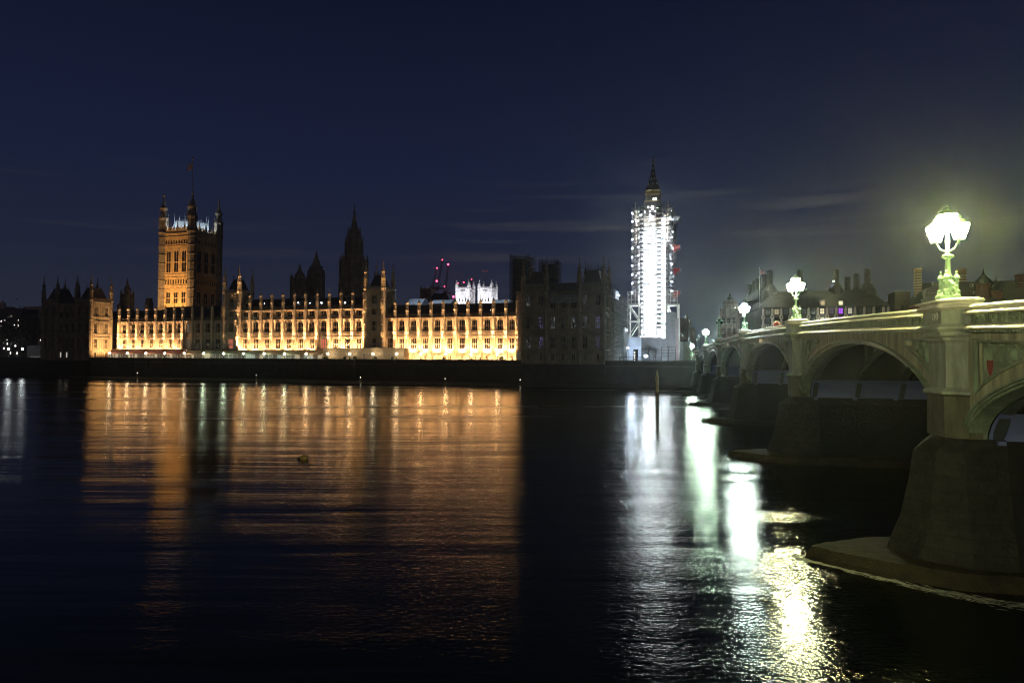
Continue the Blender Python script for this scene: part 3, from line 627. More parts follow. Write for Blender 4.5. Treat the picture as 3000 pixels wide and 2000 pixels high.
def boards(root, faces, z0, z1, dz, m=BOARD):
    n = max(1, round((z1-z0)/dz))
    for j in range(n+1):
        z = z0+(z1-z0)*j/n; mb = MB()
        for M, u0, u1 in faces: mb.mbox(M, u0, u1, .05, 1.25, z-.06, z+.02)
        mb.build('deck_board', m, root)

# ------------------------------------------------------------------ clock tower under repair
ep0 = 314.0; ec = ps(1914, 320, 800); es0, es1 = ec-6.1, ec+6.1; ep1 = ep0+12.2
ez = lambda y: pz(1914, y, 318)
def clock_tower():
    root = thing('clock_tower', 'clock tower wrapped in brightly lit scaffold, its spire bare above', 'tower', PAL, (ec, ep0+6.1, 8)); mb = MB()
    for M, a, b in ((front(ep0), es0, es1), (right(es1), ep0, ep1), (left(es0), ep0, ep1), (back(ep1), es0, es1)):
        ops = []; n = 3
        for zz in range(6):
            z = 15+zz*8.4
            for i in range(n): c = a+1.6+(b-a-3.2)*(i+.5)/n; ops += [(c-.75, c-.15, z, z+5.2), (c+.15, c+.75, z, z+5.2)]
        mb.panel(M, a, b, 8, ez(668), ops, .4)
        for o in ops: mb.mbox(M, o[0]-.02, o[1]+.02, .38, .42, o[2]-.02, o[3]+.02)
        for zz in range(7): mb.mbox(M, a, b, -.22, .1, 13.4+zz*8.4, 14.1+zz*8.4)
        for i in range(4): c = a+1.6+(b-a-3.2)*i/3; mb.mbox(M, c-.28, c+.28, -.3, .1, 8, ez(668))
    mb.build('shaft', STONE_E, root)
    g = 1.2; mb = MB()
    for M, a, b in ((front(ep0-g), es0-g, es1+g), (right(es1+g), ep0-g, ep1+g), (left(es0-g), ep0-g, ep1+g), (back(ep1+g), es0-g, es1+g)):
        mb.panel(M, a, b, ez(668), ez(640), (), .4); mb.mbox(M, a, b, -.4, .1, ez(670), ez(667)); mb.mbox(M, a, b, -.5, .1, ez(643), ez(640))
        c = (a+b)/2; zc = (ez(668)+ez(640))/2
        mb.ring(M, c, zc, (b-a)*.30, .35, -.2, .05, 24)
    mb.build('clock_stage', STONE, root)
    zc = ez(640)
    for x in (es0-g, es1+g):
        for y in (ep0-g, ep1+g): mb = MB(); mb.lathe(x, y, [(.7, zc-12), (.7, zc+2), (.9, zc+2.3), (.5, zc+2.6), (.15, zc+5.4), (.3, zc+5.8), (.05, zc+7)], 8); mb.build('pinnacle', STONE, root)
    def fr(lv):
        mb = MB(); mb.loft([[(ec-r, ep0+6.1-r, z), (ec+r, ep0+6.1-r, z), (ec+r, ep0+6.1+r, z), (ec-r, ep0+6.1+r, z)] for r, z in lv]); return mb
    k = .158
    mb = fr([(35*k, ez(640)), (30*k, ez(622)), (24*k, ez(596)), (23.2*k, ez(592))]); mb.build('lower_roof', SLATE, root)
    mb = fr([(24*k, ez(592.2)), (24*k, ez(590)), (21*k, ez(589.8)), (21*k, ez(588.8))]); mb.build('gallery', GOLD, root)
    mb = MB(); q = 20*k; cyy = ep0+6.1
    for M in (front(cyy-q), right(ec+q), left(ec-q), back(cyy+q)):
        o = ec if M(0, 0, 0)[1] in (cyy-q, cyy+q) else cyy
        ops = [(o-q+.45+i*(2*q-.9)/6+.16, o-q+.45+(i+1)*(2*q-.9)/6-.16, ez(587.5), ez(574)) for i in range(6)]
        mb.panel(M, o-q, o+q, ez(589), ez(572), ops, .5)
    mb.build('belfry', STONE_D, root); mb = MB(); mb.box(ec-q+.8, ec+q-.8, cyy-q+.8, cyy+q-.8, ez(589), ez(572.5)); mb.build('belfry_core', SLATE, root)
    mb = fr([(20.5*k, ez(572)), (22*k, ez(571)), (22*k, ez(568)), (20.5*k, ez(567.5)), (20.5*k, ez(560)), (22*k, ez(559)), (22*k, ez(557))]); mb.build('cornice', GOLD, root)
    mb = fr([(20.6*k, ez(557)), (15.5*k, ez(541)), (9.5*k, ez(521)), (5*k, ez(498)), (2.6*k, ez(479))]); mb.build('spire', SLATE, root)
    for y, nn, r in ((541, 3, 15.3), (525, 2, 10.5), (509, 1, 7.2), (493, 1, 4.2)):
        for i in range(nn):
            u = ec+(i-(nn-1)/2)*r*k*.8; d = cyy-r*k; z = ez(y); mb = MB()
            mb.add([(u-.45, d-.35, z), (u+.45, d-.35, z), (u, d-.35, z+1.0), (u-.45, d+.5, z), (u+.45, d+.5, z), (u, d+1.0, z+1.0)], [(0, 1, 2), (0, 2, 5, 3), (1, 4, 5, 2), (0, 3, 4, 1)]); mb.build('spire_dormer', LEAD, root)
    mb = MB(); mb.lathe(ec, cyy, [(2.2*k, ez(480)), (4.6*k, ez(477)), (4.4*k, ez(475)), (1.4*k, ez(473)), (1.2*k, ez(469)), (2.6*k, ez(466)), (1.4*k, ez(463)), (.10, ez(459)), (.05, ez(448))], 8)
    for i in range(4): a = i*math.pi/2; mb.tube((ec, cyy, ez(464)), (ec+.95*math.cos(a), cyy+.95*math.sin(a), ez(463)), .09, 4); mb.sphere((ec+.95*math.cos(a), cyy+.95*math.sin(a), ez(463)), .16, 6, 4)
    mb.build('finial', GOLD, root)
    for y, xs in ((607, (1899, 1926)), (609, (1911,)), (621, (1890, 1904, 1920, 1933))):
        for x in xs:
            s_, z_ = pal(x, y, cyy-30*k); big = x == 1911
            mb = MB(); mb.sphere((s_, cyy-(36-(640-y)*.25)*k-.1, z_), .55 if big else .34, 8, 6, 1.5); mb.build('roof_lamp', FLOODHI if big else DOT2, root)
    for x, y in ((1913, 584), (1918, 584), (1922, 583)): s_, z_ = pal(x, y, cyy-q+.5); mb = MB(); mb.box(s_-.3, s_+.3, cyy-q+.42, cyy-q+.7, z_-.5, z_+.5); mb.build('belfry_lamp', DOT2, root)
    return root
FLOODHI = emit('bright_worklight', (.92, .96, 1), 90); DOT2 = emit('bright_roof_lamp', (1, .97, .9), 9)
clock_tower()
def clock_scaffold():
    sl, sr = ps(1850, 309.5), ps(1971, 309.5); p0, p1 = 309.6, 331; z0, z1 = ez(985), ez(622)
    root = thing('tower_scaffold', 'tall white-lit scaffold cage around the clock tower shaft', 'scaffold', PAL, ((sl+sr)/2, p0, 8)); zm = ez(868)
    mb = MB(); lattice(mb, front(p0), sl, sr, zm, z1, 1.55, 2.0, 0, 1.3, .075); lattice(mb, right(sr), p0, p1, zm, z1, 2.2, 2.0, 0, 1.3, .06); lattice(mb, left(sl), p0, p1, zm, z1, 2.2, 2.0, 0, 1.3, .06)
    a, b = ps(1876, p0), ps(1952, p0); lattice(mb, front(p0), a, b, z0, zm, 1.55, 2.0, 0, 1.3, .075)
    lattice(mb, right(ps(1879, p0)), p0, p0+3, zm, z1, 1.5, 2.0, 0, .8, .08)
    mb.build('tube_lattice', STEEL, root)
    boards(root, [(front(p0), sl, sr), (right(sr), p0+1.3, p1), (left(sl), p0+1.3, p1)], zm, z1, 2.0)
    boards(root, [(front(p0), a, b)], z0, zm-2, 2.0)
    for j in range(int((z1-z0)/2)):                            # toe boards and guard netting along the outer edge of each lift
        z = z1-2*j; wide = z > zm; u0, u1 = (sl, sr) if wide else (a, b); mb = MB(); v0 = u0
        while v0 < u1-.5:
            v1 = min(u1, v0+rnd.uniform(2.2, 5.5))
            if rnd.random() < .72: mb.mbox(front(p0), v0, v1, -.05, .02, z-.08, z+rnd.choice((.04, .1, .22)))
            v0 = v1
        mb.mbox(front(p0), ps(1924, p0), ps(1937, p0), -.06, -.02, z+.2, z+.85); mb.mbox(front(p0), ps(1876, p0), ps(1884, p0), -.06, -.02, z+.2, z+.9); mb.build('toe_board', STEEL_D, root)
    mb = MB()
    for x in (1851, 1875.5, 1885, 1924, 1937, 1952.5, 1971): u = ps(x, p0); mb.mbox(front(p0), u-.09, u+.09, -.16, -.06, zm if x < 1870 or x > 1960 else z0, z1+1)
    mb.build('mast_section', STEEL_D, root)
    mb = MB(); x0, x1 = ps(1886, p0-.2), ps(1903, p0-.2); z = z0; i = 0    # zigzag stair tower
    while z < ez(880): mb.tube((x0 if i % 2 == 0 else x1, p0-.4, z), (x1 if i % 2 == 0 else x0, p0-.4, z+3.0), .17, 4); mb.box(x1-.1, x1+1.2, p0-1, p0-.1, z+2.95, z+3.1); z += 3.4; i += 1
    mb.build('stair', STEEL, root)
    mb = MB(); z = zm+2; i = 0; x0, x1 = ps(1852, p0-.2), ps(1874, p0-.2)
    while z < z1-5: mb.tube((x0, p0-.4, z), (x1, p0-.4, z+3.2), .2, 4); z += 6.0
    mb.build('stair', STEEL_D, root)
    me = MB().box(-.16, .16, -.12, .12, -.12, .12).mesh('work_light', FLOOD)
    o = OFF[root.name]
    def lamp(x, p, z, sc=1): k = inst(me, 'work_light', root, (x-o[0], p-o[1], z-o[2])); k.scale = (sc, sc, sc)
    z = z0+1.4; j = 0
    while z < ez(652):
        for x in (ps(1892, ep0-2), ps(1912, ep0-2), ps(1946, ep0-2)): lamp(x+rnd.uniform(-.3, .3), ep0-2.2, z+rnd.uniform(-.3, .3), 1.0)
        z += 2.7; j += 1
    z = zm+1.2
    while z < z1-1:
        lamp(sl+.3, p0-.1, z, .55); lamp(sl+2.6, p0+3.0, z+1.1, .5); 
        if rnd.random() < .75: lamp(sr-.5, p0+1.6, z+.4, .38)
        z += 4.0
    for x, y, k in ((1906, 630, 1.5), (1906, 642, 1.3), (1943, 643, 1.5), (1962, 640, 1.2), (1862, 640, 1.4), (1878, 632, 1.5), (1866, 648, 1.2), (1971, 680, 1), (1971, 728, 1.2)): s_, z_ = pal(x, y, p0+1); lamp(s_, p0+1, z_, k*.62)
    lamp(*[pal(1944, 987, p0-.5)[0], p0-.5, pal(1944, 987, p0-.5)[1]], 2.0)
    # lower steel gantries carrying the cage
    for (xa, xb, ya, yb) in ((1839, 1871, 893, 988), (1953, 1985, 893, 1030)):
        mb = MB(); a, b = ps(xa, 306), ps(xb, 306); za, zb = pz(xa, yb, 306), pz(xa, ya, 306)
        for x in (a, b):
            for y in (306, 314): mb.box(x-.3, x+.3, y-.3, y+.3, 8, zb)
        for y in (306, 314):
            for t in (0, .5, 1): zz = za+(zb-za)*t; mb.box(a, b, y-.2, y+.2, zz-.22, zz+.22)
            mb.tube((a, y, zb), (b, y, (za+zb)/2), .22, 4); mb.tube((a, y, za), (b, y, (za+zb)/2), .22, 4)
        zt = ez(868); mb.box(a-.4, b+.4, 305.6, 314.4, zb, zb+.5)
        lattice(mb, front(306), a, b, zb, zt, 1.6, 1.9, 0, 1.3, .07)
        mb.build('steel_gantry', WHITEP, root)
    # red and white loading gantries cantilevered from the right side
    for y in (645, 728, 795, 862):
        s_, z_ = pal(1973, y, 316); mb = MB(); l_ = 3.4
        for q in (312, 314, 316, 318): mb.tube((s_, q, z_-3.2), (s_+l_, q, z_), .10, 4); mb.tube((s_, q, z_), (s_+l_, q, z_), .08, 4); mb.tube((s_, q, z_-1.2), (s_+l_, q, z_+1.1), .06, 4); mb.tube((s_+l_, q, z_), (s_+l_, q, z_+1.1), .06, 4)
        g = mb.build('loading_bay', STEEL, root); mb = MB(); mb.add([(s_+.1, 311.9, z_+1.0), (s_+l_-.3, 311.9, z_+.9), (s_+l_-.6, 311.9, z_-.5), (s_+.1, 311.9, z_-1.6), (s_+.1, 318.1, z_+1.0), (s_+l_-.3, 318.1, z_+.9), (s_+l_-.6, 318.1, z_-.5), (s_+.1, 318.1, z_-1.6)], [(0,1,2,3),(7,6,5,4),(0,4,5,1),(1,5,6,2),(2,6,7,3),(3,7,4,0)])
        mb.build('netting', SHEETG if y == 645 else REDP, g)
    return root
clock_scaffold()
def wallboard(name, label, cat, xa, xb, ya, yb, p, m, dep=.5, post=True):
    a, b = ps(xa, p), ps(xb, p); z0, z1 = pz((xa+xb)/2, yb, p), pz((xa+xb)/2, ya, p); root = thing(name, label, cat, PAL, ((a+b)/2, p, z0)); mb = MB(); mb.box(a, b, p, p+dep, z0, z1); mb.build('panel', m, root)
    mb = MB(); n = max(1, int((b-a)/2.4))
    for i in range(n+1): x = a+(b-a)*i/n; mb.box(x-.06, x+.06, p-.09, p+.03, z0, z1+.05)
    mb.box(a, b, p-.06, p+.03, z1-.12, z1+.06); mb.build('batten', m, root); return root
wallboard('site_hoarding', 'pale blue-white lit hoarding at the foot of the clock tower scaffold', 'hoarding', 1834, 1878, 988, 1062, 297, SHEETW, 3)
wallboard('site_hoarding', 'wide grey hoarding below the bright scaffold of the clock tower', 'hoarding', 1876, 1953, 989, 1062, 303, SHEETG, 2)
wallboard('sheeted_scaffold', 'tall grey sheeted scaffold screen right of the bright clock tower scaffold', 'scaffold', 1950, 1979, 914, 1062, 304, SHEETG, 6)
wallboard('site_hoarding', 'narrow pinkish upright panel right of the sheeted screen', 'hoarding', 1980, 1988, 932, 1062, 302, mat('pinkish_panel', (.42, .34, .34), .7, var=.1, scale=.4), 1)
# palace return behind the right pavilion, scaffolded, with blue covers
def return_range():
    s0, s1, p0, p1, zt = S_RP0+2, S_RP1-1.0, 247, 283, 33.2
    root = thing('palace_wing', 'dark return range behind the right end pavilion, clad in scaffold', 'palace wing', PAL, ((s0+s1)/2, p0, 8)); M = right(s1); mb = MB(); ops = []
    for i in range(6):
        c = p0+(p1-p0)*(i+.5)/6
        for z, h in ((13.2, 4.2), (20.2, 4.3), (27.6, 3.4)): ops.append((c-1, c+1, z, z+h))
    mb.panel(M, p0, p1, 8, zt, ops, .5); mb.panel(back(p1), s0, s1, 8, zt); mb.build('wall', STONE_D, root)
    for o in ops: place_win(root, (o[0]+o[1])/2, s1-.02, o[2], 2, o[3]-o[2], 3, (1.8,), GLASS, 'r', STONE_D)
    mb = MB(); mb.box(s0, s1-.8, p0+.3, p1-.5, 8, zt-.2); mb.build('roof', SLATE, root)
    r2 = thing('wall_scaffold', 'scaffold with blue covers on the side of the dark right end pavilion', 'scaffold', PAL, (s1+2, p0, 8)); mb = MB()
    lattice(mb, right(s1+2.6), p0-1, p1, 8.5, 33, 2.4, 2.0, 0, 1.3, .065); mb.build('tube_lattice', STEEL, r2)
    boards(r2, [(right(s1+2.6), p0-1, p1)], 8.5, 33, 2.0)
    for (q0, q1, z) in ((p0-2, p0+13, 36.2), (p0+16, p0+34, 24.0)):
        mb = MB(); mb.loft([[(s1-1, q0, z+.9), (s1+3.6, q0, z-.9), (s1+3.6, q1, z-.9), (s1-1, q1, z+.9)], [(s1-1, q0, z+1.05), (s1+3.6, q0, z-.75), (s1+3.6, q1, z-.75), (s1-1, q1, z+1.05)]]); mb.build('cover', BLUE, r2)
        for q in (q0+.2, (q0+q1)/2, q1-.2):
            for a_, b_ in ((s1+3.3, z-.9), (s1+.6, z+.2)): mb = MB(); mb.tube((a_, q, z-2.6), (a_, q, b_), .07, 4); mb.build('cover_post', STEEL, r2)
    mb = MB(); mb.box(s1+2.2, s1+2.75, p0, p0+9, 31.6, 34.6); mb.build('sheeting', SHEETW, r2)
    mb = MB(); mb.box(s1+2.2, s1+2.72, p0+22, p0+30, 9, 22); mb.build('sheeting', SHEETG, r2)
    for q, z in ((p0+4, 33.0), (p0+25, 21), (p0+28, 14)):
        mb = MB(); mb.box(s1+3.2, s1+3.6, q-.3, q+.3, z-.15, z+.15); mb.build('work_light', FLOOD2, r2)
return_range()
# scaffold cages on the right pavilion
def cage(label, xa, xb, ya, yb, p0, p1, net, tm=STEEL_D):
    a, b = ps(xa, p0), ps(xb, p0); z0, z1 = pz((xa+xb)/2, yb, p0), pz((xa+xb)/2, ya, p0); root = thing('roof_scaffold', label, 'scaffold', PAL, ((a+b)/2, (p0+p1)/2, z0)); mb = MB()
    lattice(mb, front(p0), a, b, z0, z1, 1.2, 2.0, 0, .9, .06); lattice(mb, right(b), p0, p1, z0, z1, 1.5, 2.0, 0, .9, .06); lattice(mb, left(a), p0, p1, z0, z1, 1.5, 2.0, 0, .9, .06); mb.build('tube_lattice', tm, root)
    boards(root, [(front(p0), a, b), (right(b), p0+1.3, p1)], z0, z1, 2.0)
    if net: mb = MB(); mb.box(a+1.0, b-1.0, p0+1.0, p1-1.0, z0, z1-.6); mb.build('netting', SHEETD, root)
    return root, a, b, z0, z1
cage('tall netted scaffold cage on the roofs left of the dark right pavilion', 1492, 1545, 752, 890, 262, 273, True)
cage('netted scaffold cage around the left pavilion turret beside a bare turret', 1578, 1630, 768, 842, 239, 246, True)
r_, a, b, z0, z1 = cage('lamp-lit scaffold on the wall between the right range and dark pavilion', 1512, 1531, 862, 1030, 243, 246, False, STEEL)
# white roof enclosure in the middle of the right pavilion
rt = thing('roof_enclosure', 'pale sheeted enclosure over the middle of the dark right pavilion', 'scaffold', PAL, (-57.6, 235, 30)); mb = MB(); za, zb = pz(1652, 886, 234.6), pz(1652, 864, 234.6); a, b = ps(1613, 234.6), ps(1691, 234.6)
mb.box(a, b, 234.2, 235.2, za, zb); mb.build('sheeting', SHEETD2 if False else mat('dull_sheeting', (.16, .165, .18), .7, var=.3, scale=.5), rt); mb = MB(); lattice(mb, front(233.9), a, b, za-.2, zb+.3, 1.6, 1.2, 0, .25, .05); mb.build('tube_lattice', STEEL_D, rt)
rt = thing('roof_scaffold', 'flat scaffold deck with rails along the dark right pavilion roofline', 'scaffold', PAL, (-57.6, 235, 34)); mb = MB(); a, b = ps(1532, 234), ps(1775, 234); zz = pz(1650, 851, 234); lattice(mb, front(233.6), a, b, zz, zz+1.6, 2.0, 1.6, 0, 1.2, .05); mb.build('tube_lattice', STEEL_D, rt)
mb = MB(); mb.box(a-.2, b+.6, 233.5, 237, zz-.15, zz); mb.build('deck_board', BOARD, rt)

# ------------------------------------------------------------------ abbey, cranes and far things
def far_frame(Y): return None
def abbey(label, xa, xb, p):
    s0, s1 = ps(xa, p), ps(xb, p); xm = (xa+xb)/2; Z = lambda y: pz(xm, y, p)
    w_ = (s1-s0)*.82; s0 = s1-w_-(s1-s0-w_)*.5; s1 = s0+w_
    t = tower('abbey_tower', label, 'church tower', s0, s1, p, p+w_, 8, Z(845), 1.3, Z(846), Z(818), ABBEY, [(Z(884), Z(872)-Z(884), 3, 1.0, 1, ()), (Z(852), Z(848)-Z(852), 1, 4.0, 3, ())], 'fr', (Z(856), Z(868)), None, par=1.2)
    mb = MB(); M = front(p); c = (s0+s1)/2
    for sg in (-1, 1): mb.add([(c+sg*3.2, p-.3, Z(873)), (c+sg*2.5, p-.3, Z(873)), (c, p-.3, Z(862)), (c, p-.3, Z(859)), (c+sg*3.2, p, Z(873)), (c+sg*2.5, p, Z(873)), (c, p, Z(862)), (c, p, Z(859))], [(0,1,2,3),(4,7,6,5),(0,3,7,4),(1,5,6,2),(2,6,7,3),(0,4,5,1)])
    mb.ring(M, c, Z(870), 1.7, .5, -.3, .05); mb.build('hood_mould', ABBEY, t); return s0, s1, Z
AB = []
AB.append(abbey('white floodlit gothic church tower beside the cranes, left of a pair', 1331, 1378, 500))
AB.append(abbey('white floodlit gothic church tower with a mast behind, right of a pair', 1397, 1445, 500))
tower('church_tower', 'small dark pinnacled church tower left of the cranes', 'church tower', ps(1231, 480), ps(1262, 480), 480, 487, 8, pz(1246, 848, 480), .7, pz(1246, 849, 480), pz(1246, 834, 480), STONE_D, [(pz(1246, 870, 480), 4, 1, 1.8, 2, ())], 'f', (pz(1246, 855, 480),), None, par=1.0)
rt = thing('roof_mast', 'thin mast with red lights rising behind the right lit abbey tower', 'mast', PAL, (ps(1421, 560), 560, 8)); s_, z_ = pal(1421, 786, 560); mb = MB(); mb.tube((s_, 560, 8), (s_, 560, z_), .3, 4, .12); mb.build('pole', STEEL_D, rt)
for d in (-2.2, 2.2): mb = MB(); mb.sphere((s_+d, 560, z_-2), .3); mb.tube((s_+d, 560, z_-2), (s_, 560, z_-3), .1, 4); mb.build('beacon', emit('faint_red_beacon', (1, .1, .08), .5), rt)
def crane(label, foot, top, jib=None, lights=(), Y=760):
    a, b = far(*foot, Y), far(*top, Y); root = thing('tower_crane', label, 'crane', WLD, (a.x, a.y, 8)); mb = MB(); k = 1.0
    d = Vector((b.x-a.x, 0, b.z-a.z)); n = 22
    def truss(A, B, r, n):
        for i in (-1, 1):
            for j in (-1, 1): mb.tube((A.x+i*r, A.y+j*r, A.z), (B.x+i*r*.6, B.y+j*r*.6, B.z), .2, 4)
        for t in range(n):
            P = A.lerp(B, t/n); Q = A.lerp(B, (t+1)/n); s_ = -1 if t % 2 else 1; mb.tube((P.x-s_*r, P.y-r, P.z), (Q.x+s_*r, Q.y-r, Q.z), .14, 4)
    base = Vector((a.x, a.y, 8)); truss(base, a, 1.0, 16); mb.build('mast', STEEL_D, root); mb = MB(); truss(a, b, .9, 22); mb.build('jib', STEEL_D, root)
    mb = MB(); mb.box(a.x-2.2, a.x+2.2, a.y-1.5, a.y+1.5, a.z-1.5, a.z+1.8); mb.tube((a.x+1.5, a.y, a.z), (a.x+4.5, a.y, a.z+6.5), .35, 4); mb.box(a.x+1, a.x+7, a.y-1, a.y+1, a.z-.6, a.z+.6); mb.build('cab', STEEL_D, root)
    for (x, y, r) in lights: q = far(x, y, Y-2.5); mb = MB(); mb.sphere(tuple(q), r*.66); mb.build('beacon', REDL, root)
crane('tower crane with the highest luffing jib, middle of three red-lit cranes', (1281, 845), (1296, 761), None, ((1296, 761, .9), (1279.5, 823, 1.5)))
crane('tower crane with upright jib, rightmost of three red-lit cranes', (1304, 858), (1313, 774), None, ((1313, 774.5, 1.5), (1302, 839, .8), (1328.5, 869, 1.7)), 740)
crane('tower crane with slanting jib, leftmost of three red-lit cranes', (1264, 845), (1281, 784), None, ((1280.5, 785, 1.1), (1251, 850, .6)), 780)
crane('distant crane just showing between the two lit abbey towers', (1378, 845), (1382, 816), None, ((1381.5, 818, .8), (1342, 829, .8), (1358.5, 827, 1.0)), 800)
# ------------------------------------------------------------------ buildings right of the clock tower
def facade_block(mb, A, e, nrm, length, z0, z1, ops=(), rev=.4):
    M = lambda u, d, z: (A[0]+e[0]*u+nrm[0]*d, A[1]+e[1]*u+nrm[1]*d, z)
    mb.panel(M, 0, length, z0, z1, ops, rev); return M
def office():
    p = 319.; s0, s1 = ps(2224, p), ps(2607, p); Z = lambda y: pz(2400, y, p); ze, zr = Z(899), Z(846); ba = BTH-TH; U = (math.cos(ba), math.sin(ba)); Ls = 62
    root = thing('office_block', 'broad office block with pale columns and tall dark chimneys beyond the bridge', 'building', PAL, ((s0+s1)/2, p, 8))
    cols = [2236, 2262.5, 2289, 2315.5, 2342, 2369, 2396, 2423, 2450, 2477.5, 2504.7, 2532, 2560]; cs = [ps(x, p) for x in cols]; cs.append(cs[-1]+cs[-1]-cs[-2]); cs.append(min(s1-.6, cs[-1]+cs[-1]-cs[-2]))
    rows = [(Z(1010), Z(1010)+2.6), (Z(983), Z(983)+2.6), (Z(958), Z(946)), (Z(943), Z(928)), (Z(920), Z(903))]
    mb = MB(); ops = []; M = front(p)
    for i in range(len(cs)-1):
        for a, b in rows: ops.append((cs[i]+.95, cs[i+1]-.95, a, b))
    mb.panel(M, s0, s1, 8, ze, ops, .5)
    for z in (Z(924), Z(945), Z(962)): mb.mbox(M, s0, s1, -.25, .05, z-.15, z+.2)
    mb.mbox(M, s0-.3, s1+.3, -.6, .2, ze-.3, ze+.15)
    NS = (U[1], -U[0]); A = (s0, p)                            # side wall along the street behind the bridge
    so = [(u, u+1.4, a, b) for u in [1.2+2.6*k for k in range(23)] for a, b in rows]
    Msd = lambda u, d, z: (A[0]+U[0]*u+NS[0]*d, A[1]+U[1]*u+NS[1]*d, z)
    mb.panel(Msd, 0, Ls, 8, ze, so, .5)
    for k in range(24): u = .6+2.6*k; mb.mbox(Msd, u-.28, u+.28, -.7, .05, 8, ze-1)
    B = (s1, p); mb.panel(lambda u, d, z: (B[0]+U[0]*u, B[1]+U[1]*u, z), 0, Ls, 8, ze); mb.build('wall', BRONZE, root)
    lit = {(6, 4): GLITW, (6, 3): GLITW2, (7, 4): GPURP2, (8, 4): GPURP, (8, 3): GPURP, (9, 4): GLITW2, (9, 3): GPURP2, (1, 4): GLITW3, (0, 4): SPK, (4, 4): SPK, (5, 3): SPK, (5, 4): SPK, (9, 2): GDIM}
    for i in range(len(cs)-1):
        for j, (a, b) in enumerate(rows):
            c = (cs[i]+cs[i+1])/2; w_ = cs[i+1]-cs[i]-1.9
            if w_ > .8: place_win(root, c, p+.02, a, w_, b-a, 2, ((b-a)*.55,), lit.get((i, j), GGREY if (i+j) % 3 == 0 else GLASS), 'f', BRONZE, False)
    o = OFF[root.name]; rz = math.atan2(-U[1], -U[0])
    for k, (u0, u1, a, b) in enumerate(so):
        if k//len(rows) > 12: continue
        u = (u0+u1)/2; me, g = win_mesh(1.4, b-a, 2, (), False); kk = (me.name, 'BRONZE')
        if kk not in _gm: c_ = me.copy(); c_.materials[0] = BRONZE; _gm[kk] = c_
        P = Msd(u, .02, a); w_ = inst(_gm[kk], 'window', root, (P[0]-o[0], P[1]-o[1], P[2]-o[2]), rz)
        gm = GBLUE if (k//len(rows) in (0, 1) and k % len(rows) == 3) else (GGREY if rg.random() < .4 else GLASS); kk = (id(g), gm.name)
        if kk not in _gm: _gm[kk] = g.mesh('glass', gm)
        inst(_gm[kk], 'glass', w_, (0, 0, 0))
    for i, s in enumerate(cs):
        mb = MB(); mb.mbox(M, s-.44, s+.44, -.95, .05, 8, Z(904)); mb.mbox(M, s-.3, s+.3, -1.05, -.94, Z(904)+.02, Z(904)+.5)
        for y in (927.5, 955):
            mb.mbox(M, s-.72, s+.72, -1.25, .05, Z(y)-.62, Z(y)+.62); c0 = M(s, -1.26, Z(y)); mb.cur = 1; mb.ring(M, s, Z(y)+.05, .3, .29, -1.32, -1.2, 10); mb.cur = 0
        mb.build('column', [COLST, BLACKP], root)
    mb = MB()                                                  # steep bronze roof
    q = [(s0-.4, p-.4), (s1+.4, p-.4), (s1+.4+U[0]*Ls, p+U[1]*Ls), (s0-.4+U[0]*Ls, p+U[1]*Ls)]; t_ = [(s0+7.2, p+9), (s1-9.0, p+9), (s1-9+U[0]*(Ls-16), p+9+U[1]*(Ls-16)), (s0+7.2+U[0]*(Ls-16), p+9+U[1]*(Ls-16))]
    mid = [((a[0]*.45+b[0]*.55), (a[1]*.45+b[1]*.55)) for a, b in zip(q, t_)]
    mb.loft([[(x, y, ze) for x, y in q], [(x, y, ze+(zr-ze)*.62) for x, y in mid], [(x, y, zr) for x, y in t_]])
    for i in range(60): x = s0+1+(s1-s0-2)*i/59; mb.tube((x, p-.3, ze+.1), (x*.9+(s0+s1)/2*.1, p+4.9, ze+(zr-ze)*.62+.05), .09, 4)
    mb.build('roof', BRONZE, root)
    for x, gm in ((2409, GLITW3), (2462, GLITW)):              # dormers
        s_, z_ = pal(x, 888, p+1.5); mb = MB(); mb.box(s_-1.0, s_+1.0, p+.4, p+4, z_-1.2, z_+1.2); d = mb.build('dormer', BRONZE, root); mb = MB(); mb.box(s_-.75, s_+.75, p+.3, p+.38, z_-.8, z_+.8); mb.build('glass', gm, d)
    for x, y, q in ((2256, 792, p+10), (2344, 790, p+10), (2449, 789, p+10), (2541, 787, p+10), (2483, 811, p+45), (2509, 801, p+40), (2240, 804, p+20), (2221, 815, p+32), (2211, 823, p+43), (2197, 833, p+55)):
        s_, z_ = pal(x, y, q); r = 1.05 if q < p+30 else 1.2; zb = zr-2 if q > p+12 else zr-5; mb = MB()
        zt_ = z_-(z_-zr)*.62
        mb.lathe(s_, q, [(4.6, zb), (3.2, zr+.5), (2.0, zt_-1.2), (r, zt_), (r, z_-.7), (r*1.14, z_-.6), (r*1.14, z_-.1), (r*.9, z_)], 12)
        for i in range(8): a = i*math.pi/4; mb.tube((s_+r*1.06*math.cos(a), q+r*1.06*math.sin(a), zt_), (s_+r*1.06*math.cos(a), q+r*1.06*math.sin(a), z_-.5), .1, 4)
        for t in (.3, .65): zz = zt_+(z_-zt_)*t; mb.lathe(s_, q, [(r*1.1, zz), (r*1.1, zz+.18)], 12)
        mb.build('chimney', BRONZE, root)
    s_, z_ = pal(2225, 790, p-1); zb = pz(2225, 884, p-1); mb = MB(); mb.tube((s_, p-1, ze), (s_, p-1, z_+.6), .12, 6, .07); mb.sphere((s_, p-1, z_+.8), .2); fp = mb.build('flagpole', WHITEP, root)
    mb = MB(); fl = []
    for i in range(9): x = s_+.1+2.3*i/8; y = p-1+.25*math.sin(i*.9); fl.append([(x, y, z_+.2-.9*i/8), (x, y+.05, z_+.2-.9*i/8), (x, y+.05, z_-2.4+.5*i/8), (x, y, z_-2.4+.5*i/8)])
    mb.loft(fl); f = mb.build('flag', mat('faded_blue_flag', (.16, .17, .3), .8, var=.2, scale=2), fp)
